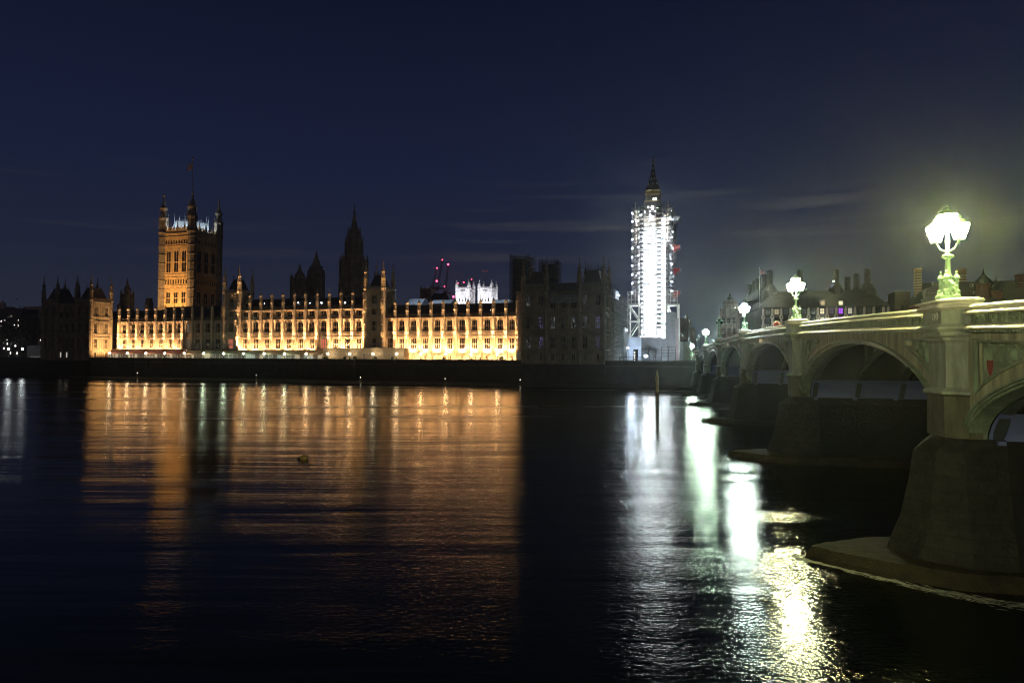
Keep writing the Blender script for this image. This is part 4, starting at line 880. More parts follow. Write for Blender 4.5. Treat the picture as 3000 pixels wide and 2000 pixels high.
    def strip(a, b, w_, d, m):                                 # diagonal and straight crosses, laid just proud of the cloth
        mb = MB(); a, b = Vector(a), Vector(b); n = 8; L_, R_ = [], []
        dr = (b-a); nrm = Vector((-dr.y, dr.x)).normalized()*w_
        for i in range(n):
            for sg in (1,):
                pts = []
                for t, g in ((i/n, 1), ((i+1)/n, 1), ((i+1)/n, -1), (i/n, -1)):
                    P = a+dr*t+nrm*g; k = P.x/2.3*8; x = s_+.1+P.x; y = p-1+.25*math.sin(k*.9)-d; zt_ = z_+.2-.9*k/8; zb_ = z_-2.4+.5*k/8; pts.append((x, y, zb_+(zt_-zb_)*P.y))
                mb.quad(*pts)
        mb.build('flag_cross', m, f)
    FW = mat('flag_white', (.7, .68, .66), .8, var=.05); FR = mat('flag_red', (.5, .04, .05), .8, var=.1)
    strip((.12, .07), (2.2, .93), .12, .03, FW); strip((.12, .93), (2.2, .07), .12, .03, FW); strip((.05, .5), (2.28, .5), .16, .06, FW); strip((1.1, .02), (1.1, .98), .16, .06, FW); strip((.05, .5), (2.28, .5), .09, .09, FR); strip((1.1, .02), (1.1, .98), .09, .09, FR)
    s_, z_ = pal(2441, 825, p+9); mb = MB(); mb.sphere((s_, p+8, z_), .3); mb.build('roof_lamp', DOT2, root); mb = MB(); mb.box(s_-1.0, s_+.6, p+8.3, p+8.8, z_-4.5, z_-1.2); mb.build('blue_panel', emit('blue_lit_panel', (.12, .2, .8), .16), root)
GLITW = emit('cream_lit_glass', (1, .88, .6), .85); GLITW2 = emit('half_lit_glass', (1, .9, .7), .55); GLITW3 = emit('amber_lit_glass', (1, .78, .4), .35); GGREY = emit('faint_grey_glass', (.75, .85, .85), .010)
office()
def domed():
    p = 440.; s0, s1 = ps(2112, p), ps(2158, p); Z = lambda y: pz(2138, y, p); root = thing('domed_building', 'ornate pinkish stone corner building with a domed turret left of the columned office block', 'building', PAL, ((s0+s1)/2, p, 8)); M = front(p); mb = MB(); ops = []
    for j in range(4):
        for i in range(3): c = s0+(s1-s0)*(i+.5)/3; ops.append((c-.9, c+.9, 12+j*6.6, 15.6+j*6.6))
    mb.panel(M, s0, s1, 8, Z(905), ops, .5); mb.panel(right(s1), p, p+30, 8, Z(905)); mb.panel(left(s0), p, p+30, 8, Z(905))
    for j in range(5): mb.mbox(M, s0-.2, s1+.2, -.5, .1, 10.6+j*6.6, 11.2+j*6.6)
    for i in range(4): x = s0+(s1-s0)*i/3; mb.lathe(x, p-.2, [(.75, 8), (.75, Z(905)), (1, Z(904)), (.5, Z(902)), (.1, Z(893))], 8)
    mb.build('wall', PINK, root)
    for o in ops: place_win(root, (o[0]+o[1])/2, p+.02, o[2], 1.8, 3.6, 2, (1.8,), GLASS, 'f', PINK)
    c, k = ps(2139, p+5), .24; mb = MB(); cyy = p+6
    mb.lathe(c, cyy, [(17*k, Z(908)), (17*k, Z(893)), (18.5*k, Z(892)), (15.5*k, Z(890)), (15.5*k, Z(880)), (17*k, Z(879)), (9*k, Z(877))], 12)
    for i in range(12): a = i*math.pi/6; mb.tube((c+16.6*k*math.cos(a), cyy+16.6*k*math.sin(a), Z(891)), (c+16.6*k*math.cos(a), cyy+16.6*k*math.sin(a), Z(880)), .45, 6)
    mb.build('drum', PINK, root); mb = MB(); mb.lathe(c, cyy, [(9.5*k, Z(880)), (9*k, Z(874)), (7.5*k, Z(869)), (4.5*k, Z(865)), (3*k, Z(864)), (2.6*k, Z(860)), (1*k, Z(857)), (.1, Z(853))], 12); mb.build('dome', TILE, root)
    s_ = ps(2109, p-2); mb = MB(); mb.lathe(s_, p-2, [(1.5, 8), (1.5, Z(940)), (1.9, Z(938)), (1.2, Z(936)), (1.2, Z(930)), (.4, Z(925)), (.1, Z(920))], 8); mb.build('turret', PINK, root); mb = MB(); mb.box(s_-1.0, s_+1.0, p-3.8, p-3.4, Z(945), Z(935)); mb.build('lit_window', GLIT, root)
    mb = MB(); a, b = s1, s1+40; mb.box(a, b, p+12, p+30, 8, Z(925)); mb.loft([[(a, p+12, Z(925)), (a, p+30, Z(925)), (a, p+21, Z(893))], [(b, p+12, Z(925)), (b, p+30, Z(925)), (b, p+21, Z(893))]]); mb.build('side_wing', PINK, root)
domed()
def plain(name, label, xa, xb, y, p, m, dep=14, extra=()):
    s0, s1 = ps(xa, p), ps(xb, p); z1 = pz((xa+xb)/2, y, p); root = thing(name, label, 'building', PAL, ((s0+s1)/2, p, 8)); mb = MB(); ops = []; nx = max(1, int((s1-s0)/3.2)); nzz = max(1, int((z1-12)/4))
    for i in range(nx):
        for j in range(nzz): c = s0+(s1-s0)*(i+.5)/nx; ops.append((c-.7, c+.7, 11+j*4, 13.2+j*4))
    mb.panel(front(p), s0, s1, 8, z1, ops, .35); mb.panel(right(s1), p, p+dep, 8, z1); mb.panel(left(s0), p, p+dep, 8, z1); mb.box(s0-.2, s1+.2, p-.2, p+dep, z1-.01, z1+.5)
    for (u0, u1, h) in extra: mb.box(s0+(s1-s0)*u0, s0+(s1-s0)*u1, p+.5, p+5, z1+.5, z1+h)
    mb.build('wall', m, root)
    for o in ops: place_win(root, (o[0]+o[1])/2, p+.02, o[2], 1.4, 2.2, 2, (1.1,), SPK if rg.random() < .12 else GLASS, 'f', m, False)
    return root
plain('brick_building', 'dark brick block just right of the clock tower scaffold', 1986, 2016, 934, 420, BRICK, 14, ((.72, .98, 2.6), (.05, .2, 1.2)))
plain('brick_building', 'low dark stepped block beside the brick block behind the far bridge lamps', 2016, 2034, 962, 440, PINK, 14, ((.1, .45, 6),))
plain('brick_building', 'flat dark block between the columned office and the striped brick buildings', 2623, 2668, 857, 330, BRICK)
plain('brick_building', 'small dark block at the right foot of the office block roof', 2605, 2624, 884, 345, BRICK)
def striped():
    p = 322.; s0, s1 = ps(2678, p), ps(3060, p); Z = lambda y: pz(2760, y, p); ze, zr = Z(889), Z(821); root = thing('striped_house', 'long red brick building with white bands, steep roof and round turrets at far right', 'building', PAL, ((s0+s1)/2, p, 8)); M = front(p)
    mb = MB(); ops = []; n = 17
    for i in range(n):
        c = s0+(s1-s0)*(i+.5)/n
        for j in range(5): ops.append((c-.8, c+.8, 10.5+j*4.4, 13+j*4.4))
    mb.panel(M, s0, s1, 8, ze, ops, .4); mb.panel(left(s0), p, p+18, 8, ze); mb.build('wall', REDB, root)
    for o in ops: place_win(root, (o[0]+o[1])/2, p+.02, o[2], 1.6, 2.5, 2, (1.2,), GLASS, 'f', BAND, False)
    mb = MB(); z = 9
    while z < ze: mb.mbox(M, s0-.05, s1, -.06, .02, z, z+.32); mb.mbox(left(s0), p, p+18, -.06, .02, z, z+.32); z += 1.55
    mb.build('stone_band', BAND, root)
    mb = MB(); a, b = s0-.3, s1; mb.loft([[(a, p-.4, ze), (a, p+18, ze), (a+6, p+9, zr), (a+6, p+8.6, zr)], [(b, p-.4, ze), (b, p+18, ze), (b, p+9, zr), (b, p+8.6, zr)]]); mb.build('roof', TILE, root)
    for x in (2718.,): pass
    # curved white gable with window
    for xc, wd, yb, yt in ((2735, 8.2, 889, 838),):
        c = ps(xc, p-.6); zb, zt = Z(yb), Z(yt); g = [(c-wd/2, zb), (c-wd/2, zb+(zt-zb)*.25), (c-wd*.36, zb+(zt-zb)*.34), (c-wd*.36, zb+(zt-zb)*.62)]
        for i in range(9): a = math.pi*(1-i/8); g.append((c+wd*.36*math.cos(a), zb+(zt-zb)*.62+(zt-zb)*.36*math.sin(a)))
        g += [(c+wd*.36, zb+(zt-zb)*.34), (c+wd/2, zb+(zt-zb)*.25), (c+wd/2, zb)]
        mb = MB(); k = len(g); mb.add([(x, p-.8, z) for x, z in g]+[(x, p+6, z) for x, z in g], [tuple(range(k))]+[(i, i+k, (i+1) % k+k, (i+1) % k) for i in range(k)]); gb = mb.build('gable', mat('gable_render', (.34, .31, .27), .8, var=.2), root)
        mb = MB()
        for i in range(5): mb.mbox(M, c-wd*.30+i*wd*.15-.11, c-wd*.30+i*wd*.15+.11, -1.0, -.78, zb+.3, zb+(zt-zb)*.30); mb.mbox(M, c-wd*.2+i*wd*.1-.08, c-wd*.2+i*wd*.1+.08, -1.0, -.78, zb+(zt-zb)*.36, zb+(zt-zb)*.58)
        for t in (.02, .31, .35, .60): mb.mbox(M, c-wd*.37, c+wd*.37, -1.05, -.78, zb+(zt-zb)*t, zb+(zt-zb)*t+.25)
        mb.mbox(M, c-.3, c+.3, -.6, .2, zt-.2, zt+1.8); mb.build('gable_window', BAND, gb)
    for x, y, yt in ((2765, 905, 870), (2866, 903, 868)):
        s_ = ps(x, p-.3); z0, z1 = Z(y), Z(yt); mb = MB(); mb.mbox(M, s_-1.1, s_+1.1, -.9, 4, z0-1, z1-1.4); d = mb.build('dormer', TILE, root); mb = MB()
        mb.add([(s_-1.4, p-1.1, z1-1.5), (s_+1.4, p-1.1, z1-1.5), (s_, p-1.1, z1), (s_-1.4, p+4, z1-1.5), (s_+1.4, p+4, z1-1.5), (s_, p+4, z1)], [(0, 1, 2), (0, 2, 5, 3), (1, 4, 5, 2)])
        for u in (-1.05, -.35, .35, 1.05): mb.mbox(M, s_+u-.09, s_+u+.09, -1.06, -.88, z0-1, z1-1.5)
        for t in (0, .5, 1): mb.mbox(M, s_-1.1, s_+1.1, -1.08, -.88, z0-1+(z1-z0-.6)*t-.08, z0-1+(z1-z0-.6)*t+.08)
        mb.build('dormer_frame', BAND, d)
    for x, y in ((2764.5, 858.5), (2857, 858), (2755, 836), (2846, 835.5)):
        s_, z_ = pal(x, y, p+4); q = p+ (z_-ze)/(zr-ze)*9-.8; s_, z_ = pal(x, y, q); mb = MB()
        for u in (-.55, .55): mb.mbox(front(q), s_+u-.12, s_+u+.12, -.1, .8, z_-.6, z_+.6)
        for v in (-.55, .55): mb.mbox(front(q), s_-.67, s_+.67, -.12, .8, z_+v-.12, z_+v+.12)
        mb.build('skylight', BAND, root)
    def stack(x, yt, yb, q, r):
        s_ = ps(x, q); zt, zb = pz(x, yt, q), pz(x, yb, q); mb = MB(); mb.box(s_-r, s_+r, q-r, q+r, zb-6, zt); z = zb-5; mb.cur = 1
        while z < zt-2.6: mb.box(s_-r-.05, s_+r+.05, q-r-.05, q+r+.05, z, z+.3); z += 1.15
        mb.cur = 0; mb.box(s_-r-.2, s_+r+.2, q-r-.2, q+r+.2, zt-.9, zt); mb.build('chimney', [REDB, BAND], root)
    stack(2690, 786, 850, p+6, 1.25); stack(2819, 788, 822, p+16, 1.4); stack(2994, 804, 860, p+7, 1.6); stack(2773, 812, 824, p+12, 1.6)
    for x, yt, yb, r in ((2883, 782, 846, 3.0), (2921, 804, 866, 2.4)):
        q = p+3; s_ = ps(x, q); Zq = lambda y: pz(x, y, q); mb = MB(); h = Zq(yt)-Zq(yb)
        mb.lathe(s_, q, [(r*.85, 8), (r*.85, Zq(yb)+h*.2), (r*1.1, Zq(yb)+h*.23)], 12); mb.build('turret', REDB, root); mb = MB()
        mb.lathe(s_, q, [(r*1.1, Zq(yb)+h*.23), (r*.95, Zq(yb)+h*.36), (r*.5, Zq(yb)+h*.52), (r*.2, Zq(yb)+h*.64), (r*.08, Zq(yb)+h*.8), (.05, Zq(yt))], 12); mb.build('turret_roof', TILE, root)
striped()
# abutment stair block lit green by the last lamp, and quay parapets
def stair_block():
    a, b = far(2003, 1060, 236), far(2023, 1003, 236); root = thing('abutment_block', 'pale concrete pier lit greenish at the far end of the bridge', 'wall', WLD, (a.x, 236, 6)); mb = MB(); mb.box(a.x, b.x, 236, 242, 4, b.z); 
    for i in range(9): z = a.z+(b.z-a.z)*i/9; mb.box(a.x-.03, b.x+.03, 235.95, 236.1, z, z+.08)
    mb.box(a.x-.15, b.x+.15, 235.8, 242.2, b.z, b.z+.3); mb.build('wall', CONC, root)
    a = far(1985, 1090, 232); mb = MB(); mb.box(a.x, a.x+7.5, 232, 238, -1, 8.6)
    for i in range(5): mb.box(a.x-.1, a.x+7.6, 231.8-.3*i, 232, 3.0-i, 3.6-i)
    mb.box(a.x-.1, a.x+7.7, 231.85, 238, 8.6, 9.1); mb.build('stair_wall', EMBT, root)
stair_block()
def shed(label, xa, xb, ya, yb, p, rails):
    a, b = ps(xa, p), ps(xb, p); z0, z1 = pz(xa, yb, p), pz(xa, ya, p); root = thing('site_barrier', label, 'barrier', PAL, ((a+b)/2, p, z0)); mb = MB()
    for i in range(rails): z = z0+(z1-z0)*(i+1)/rails; mb.box(a, b, p-.06, p+.06, z-.1, z)
    n = max(2, int((b-a)/2.2))
    for i in range(n+1): x = a+(b-a)*i/n; mb.box(x-.07, x+.07, p+.04, p+.16, z0-.6, z1+.1)
    mb.build('railing', BLACKP, root)
shed('dark stacked railing frame in front of the grey hoarding near the bridge', 1938, 1979, 1016, 1052, 262, 4)
shed('thin dark quay railing below the blue-white hoarding', 1815, 1936, 1045, 1057, 240, 3)
for i, (xa, xb) in enumerate(((1817, 1832), (1857, 1868))):
    p = 280-i*4; s_, z_ = pal((xa+xb)/2, 1032, p); root = thing('site_cabin', ['small pale site cabin at the left end of the quay below the clock tower', 'stacked black and white site cabin beside the blue-white hoarding'][i], 'cabin', PAL, (s_, p, 8)); w_ = (ps(xb, p)-ps(xa, p))/2; zt = pz(xa, (1035, 1024)[i], p)
    mb = MB(); mb.box(s_-w_, s_+w_, p-1.5, p+1.5, 8, zt); mb.box(s_-w_-.1, s_+w_+.1, p-1.6, p+1.6, zt, zt+.12); mb.build('cabin_body', WHITEP if i == 0 else BLACKP, root); mb = MB()
    for k in range(1+3*i): mb.box(s_-w_*.7, s_-w_*.05, p-1.58, p-1.49, 8.6+k*1.1, 9.2+k*1.1)
    mb.build('lit_panel', GWHITE, root)
s_, z_ = pal(1892.5, 1043, 258); root = thing('floodlight_stand', 'dazzling blue-white floodlight on the quay below the clock tower', 'floodlight', PAL, (s_, 258, 8)); mb = MB(); mb.tube((s_, 258, 8), (s_, 258, z_-.2), .06, 6)
for a in range(3): mb.tube((s_, 258, 8.8), (s_+.6*math.cos(a*2.1), 258+.6*math.sin(a*2.1), 8), .04, 4)
mb.build('stand', STEEL_D, root); mb = MB(); mb.lathe(s_, 257.8, [(.05, z_-.4), (.4, z_-.2), (.4, z_+.2), (.05, z_+.4)], 10); mb.build('lamp', emit('blue_white_flood', (.65, .82, 1), 420), root)

# ------------------------------------------------------------------ trees and gardens
def tree(label, frame, loc, h, cr, nleaf, m, bare=False, name='tree', seed=0):
    r = random.Random(seed); root = thing(name, label, 'tree', frame, loc); x0, y0, z0 = loc; mb = MB(); tips = []
    def br(a, d, l, rad, k):
        b = a+d*l; mb.tube(a, b, rad, 5 if k < 2 else 4, rad*.62)
        if k >= (4 if bare else 3): tips.append(b); return
        for i in range(3 if k else 5):
            nd = (d+Vector((r.uniform(-1, 1), r.uniform(-1, 1), r.uniform(-.25, .75)))*.8).normalized(); br(b if i else a.lerp(b, .75), nd, l*r.uniform(.58, .8), rad*.58, k+1); tips.append(b)
    br(Vector(loc), Vector((0, 0, 1)), h*.36, h*.022, 0); mb.build('trunk', BARK, root); mb = MB()
    for i in range(nleaf):
        t = tips[r.randrange(len(tips))]; c = t+Vector((r.gauss(0, 1), r.gauss(0, 1), r.gauss(0, .8)))*cr*.2; s = r.uniform(.25, .6)*cr*.11
        a = Vector((r.uniform(-1, 1), r.uniform(-1, 1), r.uniform(-1, 1))).normalized(); b = a.orthogonal().normalized()
        if bare: mb.tube(c, c+a*s*2.5, .02, 3, .01)
        else: mb.add([c-a*s-b*s*.5, c+a*s*.4-b*s, c+a*s+b*s*.5, c-a*s*.3+b*s], [(0, 1, 2, 3)])
    if mb.v: mb.build('crown', BARK if bare else m, root)
for i, (x, p, h, lab) in enumerate(((-8, 262, 24, 'dark tree at the left edge of the riverside gardens'), (28, 270, 21, 'dark tree behind the left garden lamp'), (62, 264, 23, 'dark tree between the two brightest garden lamps'), (98, 282, 26, 'tall dark tree above the pale tent beside the left pavilion'), (42, 330, 34, 'high dark tree mass behind the riverside gardens'), (108, 340, 34, 'dark tree rising behind the tent, close to the left pavilion'))):
    tree(lab, PAL, (ps(x, p), p, 8), h, h*.42, 230, LEAF, seed=i+11)
tree('small bare tree in front of the grey hoarding below the clock tower', PAL, (ps(1902, 285), 285, 8), 7.5, 4, 500, LEAF, True, seed=5)
tree('second bare bushy tree right of the first, below the clock tower', PAL, (ps(1920, 287), 287, 8), 6.5, 3.5, 500, LEAF, True, seed=8)
GFLAT = emit('flat_window_light', (1, .95, .82), 5)
def flats(label, xa, xb, y, p, m, lit):
    s0, s1 = ps(xa, p), ps(xb, p); z1 = pz(xb, y, p); root = thing('apartment_block', label, 'building', PAL, ((s0+s1)/2, p, 8)); mb = MB(); nx = int((s1-s0)/4); nzz = int((z1-12)/4); ops = [(s0+4*i+1, s0+4*i+2.8, 11+j*4, 13+j*4) for i in range(nx) for j in range(nzz)]
    mb.panel(front(p), s0, s1, 8, z1, ops, .4); mb.panel(right(s1), p, p+15, 8, z1); mb.panel(left(s0), p, p+15, 8, z1); mb.box(s0-.2, s1+.2, p-.3, p+15, z1-.01, z1+.6); mb.build('wall', m, root); r = random.Random(2)
    for o in ops: place_win(root, (o[0]+o[1])/2, p+.02, o[2], 1.8, 2, 2, (), r.choice([GFLAT, GFLAT, GLITW]) if r.random() < lit else GLASS, 'f', m, False)
flats('dark block of flats with scattered lit windows at the far left', -60, 62, 905, 430, BRICK, .5)
flats('dark block of flats behind trees beside the left pavilion', 66, 128, 899, 450, BRICK, .5)
s_, z_ = pal(3, 884, 520); root = thing('domed_roof_building', 'pale little cupola on a rooftop at the left edge', 'building', PAL, (s_, 520, 8)); mb = MB(); mb.box(s_-8, s_+8, 518, 530, 8, z_-5); mb.lathe(s_, 522, [(3, z_-5), (3, z_-2), (2.2, z_-.5), (.8, z_+.8), (.15, z_+1.5), (.08, z_+9)], 8); mb.build('wall', PINK, root)
for x, y, k, lab in ((25.5, 1022, 1.0, 'brightest'), (65.5, 1022, .85, 'second brightest'), (45, 1013, .8, 'higher, dimmer')):
    p = 246 if k != .8 else 275; s_, z_ = pal(x, y, p); root = thing('garden_lamp', lab+' white globe lamp of three in the dark riverside gardens at far left', 'street lamp', PAL, (s_, p, 8)); mb = MB(); mb.tube((s_, p, 7.9), (s_, p, z_-.3), .09, 6); mb.lathe(s_, p, [(.2, 7.9), (.2, 8.6), (.1, 8.8)], 8); mb.build('post', BLACKP, root); mb = MB(); mb.sphere((s_, p, z_), .42*k, 10, 8); mb.build('globe', BULB_GD if k != .8 else DOT2, root)
s0_, z0_ = pal(79, 1046, 238); s1_, z1_ = pal(119.5, 1014, 238); root = thing('marquee', 'pale flat-sided tent with a lit strip at its foot left of the unlit pavilion', 'tent', PAL, ((s0_+s1_)/2, 238, 8)); mb = MB()
mb.box(s0_, s1_, 238, 244, 7.9, z1_); mb.loft([[(s0_-.2, 237.8, z1_), (s0_-.2, 244.2, z1_), (s0_-.2, 241, z1_+.5)], [(s1_+.2, 237.8, z1_), (s1_+.2, 244.2, z1_), (s1_+.2, 241, z1_+.5)]]); mb.build('canvas', mat('tent_canvas', (.45, .45, .45), .8, var=.1), root); mb = MB(); mb.box(s0_+2, s1_-.1, 237.86, 237.96, 8.1, 8.9); mb.build('lit_strip', GWHITE, root)

# ------------------------------------------------------------------ terrace: marquees, building, lamps
def marquee(label, xa, xb, canvas, front_m, lit, p0=237.6, zt=12.0, rise=1.0, posts=1.4):
    a, b = ps(xa, p0), ps(xb, p0); root = thing('terrace_marquee', label, 'marquee', PAL, ((a+b)/2, p0, 8)); mb = MB(); n = max(1, round((b-a)/4.5))
    for i in range(n):
        x0, x1 = a+(b-a)*i/n, a+(b-a)*(i+1)/n; c = (x0+x1)/2; pts = []
        prof = [(p0-.4, zt-1.35), (p0-.3, zt-.95), (p0+2.2, zt+rise*.75-.1), (p0+4.3, zt+rise-.3)]
        for q in range(7): u = x0+(x1-x0)*q/6; sag = -.16*(1-abs(q-3)/3)**1.5; pts.append([(u, y, z+sag*(.2 if k < 2 else 1)) for k, (y, z) in enumerate(prof)])
        mb.loft([list(r_)+[(r_[-1][0], r_[-1][1], r_[-1][2]-.12), (r_[0][0], r_[0][1]+.05, r_[0][2]-.02)] for r_ in pts], cap=True)
    mb.build('canopy', canvas, root); mb = MB(); n2 = max(2, round((b-a)/posts))
    for i in range(n2+1): x = a+(b-a)*i/n2; mb.box(x-.07, x+.07, p0-.02, p0+.10, 8, zt-1.0)
    mb.box(a, b, p0-.05, p0+.14, zt-1.35, zt-1.15); mb.box(a, b, p0-.04, p0+.12, 9.3, 9.42); mb.build('front_frame', front_m, root)
    for i in range(n2):
        x0, x1 = a+(b-a)*i/n2+.09, a+(b-a)*(i+1)/n2-.09; mb = MB(); mb.quad((x0, p0+.06, 8.1), (x1, p0+.06, 8.1), (x1, p0+.06, zt-1.36), (x0, p0+.06, zt-1.36)); mb.build('pane', rg.choice(lit), root)
    return root
GW1 = emit('cream_lit_pane', (1, .8, .5), .45); GW2 = emit('pale_green_lit_pane', (.85, 1, .8), .32); GK = emit('dusky_pane', (1, .6, .35), .05)
marquee('long pinkish striped awning on the terrace below the left floodlit range', 318, 536, TENT, WHITEP, [GK, GK, GK, GW1], rise=1.25)
marquee('cream awning with lit openings left of the first front tower', 538, 617, CREAM, CREAM, [GW1, GK, GW1], zt=11.8, rise=.9)
marquee('pale glazed pavilion with greenish light below the first front tower', 619, 760, mat('grey_green_canopy', (.26, .27, .20), .7, var=.15), WHITEP, [GW2, GK, GK, GK], zt=11.9, rise=.7, posts=2.3)
marquee('cream awning with pale green lit panes below the tall centre range', 762, 944, CREAM, WHITEP, [GW2, GK, GW1, GK], zt=11.9, rise=1.1, posts=2.2)
def white_house():
    a, b = ps(946, 238), ps(1184, 238); root = thing('terrace_building', 'long white flat-roofed building on the terrace with small dark windows', 'building', PAL, ((a+b)/2, 238, 8)); mb = MB(); M = front(238.0); ops = []
    for x in (985, 1016, 1050, 1081, 1130): s_ = ps(x, 238); ops.append((s_-.42, s_+.42, 10.6, 11.35))
    for x in (1031, 1066, 1093, 1147): s_ = ps(x, 238); ops.append((s_-.5, s_+.5, 8.1, 11.2))
    mb.panel(M, a, b, 7.95, 13.0, ops, .2); mb.panel(right(b), 238, 242.0, 7.95, 13); mb.panel(left(a), 238, 242.0, 7.95, 13); mb.box(a-.2, b+.2, 237.6, 242.0, 13.0, 13.35)
    mb.build('wall', mat('cream_render', (.56, .46, .32), .8, var=.08, scale=.4), root)
    for o in ops:
        w_, h = o[1]-o[0], o[3]-o[2]; place_win(root, (o[0]+o[1])/2, 237.98, o[2], w_, h, 2, (h*.55,), GLASS if h < 1 else GGREY, 'f', WHITEP, False)
white_house()
for i, (x, k) in enumerate(((955, .9), (1010, .7), (1040, 1.0), (1101, .8), (1150, .7), (1470, 1.0), (1408, .6), (1300, .7))):
    s_ = ps(x, 236.8); root = thing('planter_shrub', ORD[i].capitalize()+' clipped pot shrub from the left along the bright right half of the terrace', 'shrub', PAL, (s_, 236.8, 7.9)); mb = MB(); mb.lathe(s_, 236.8, [(.3, 7.9), (.42, 8.6), (.3, 8.6)], 8); mb.build('pot', PINK, root); mb = MB(); r = random.Random(i)
    for j in range(220):
        v = Vector((r.gauss(0, 1), r.gauss(0, 1), r.gauss(0, 1))).normalized()*r.uniform(.6, 1)*.75*k; c = Vector((s_, 236.8, 9.35+.1*k))+v; a_ = Vector((r.uniform(-1, 1), r.uniform(-1, 1), r.uniform(-1, 1))).normalized()*.14; b_ = a_.orthogonal().normalized()*.12
        mb.add([c-a_, c-b_, c+a_, c+b_], [(0, 1, 2, 3)])
    mb.build('foliage', LEAF, root)
TL = [322, 374, 428, 483, 540, 597, 656, 714, 774, 834, 897, 961, 1025, 1093, 1162, 1233, 1306, 1380, 1457]
for i, x in enumerate(TL):
    s_ = ps(x, 235.3); t = thing('terrace_lamp', ORD[i].capitalize()+' white globe lamp from the left along the terrace wall', 'lamp post', PAL, (s_, 235.3, 9.0), 'globe lamps along the terrace wall')
    mb = MB(); mb.lathe(s_, 235.3, [(.24, 9), (.24, 9.25), (.10, 9.4), (.07, 10.4), (.16, 10.45), (.2, 10.6)], 8); mb.build('post', BLACKP, t); mb = MB(); mb.sphere((s_, 235.3, 10.98), .40, 10, 8); mb.build('globe', BULB_W if not 5 <= i <= 9 else BULB_W2, t)
s0_, s1_ = ps(560, 245), ps(645, 245)
# low scaffold and safety rails in the dim bays
for lab, xa, xb, ya, yb, p in (('low scaffold rail in front of the dim bays of the left range', 530, 690, 1010, 1024, 242), ('low scaffold rail in front of the dim bays right of the front tower', 1068, 1186, 1012, 1026, 242)):
    a, b = ps(xa, p), ps(xb, p); z0, z1 = pz((xa+xb)/2, yb, p), pz((xa+xb)/2, ya, p); root = thing('scaffold_rail', lab, 'scaffold', PAL, ((a+b)/2, p, 8)); mb = MB(); lattice(mb, front(p), a, b, z0, z1, 2.2, 1.1, 0, 1.2, .05); n = 8
    for i in range(n+1): x = a+(b-a)*i/n; mb.tube((x, p, 8), (x, p, z0), .05, 4)
    mb.build('tube_lattice', STEEL, root)
wallb = wallboard('site_hoarding', 'plain grey hoarding between the lit right range and the dark pavilion', 'hoarding', 1513, 1534, 1031, 1054, 240, SHEETG, .3)

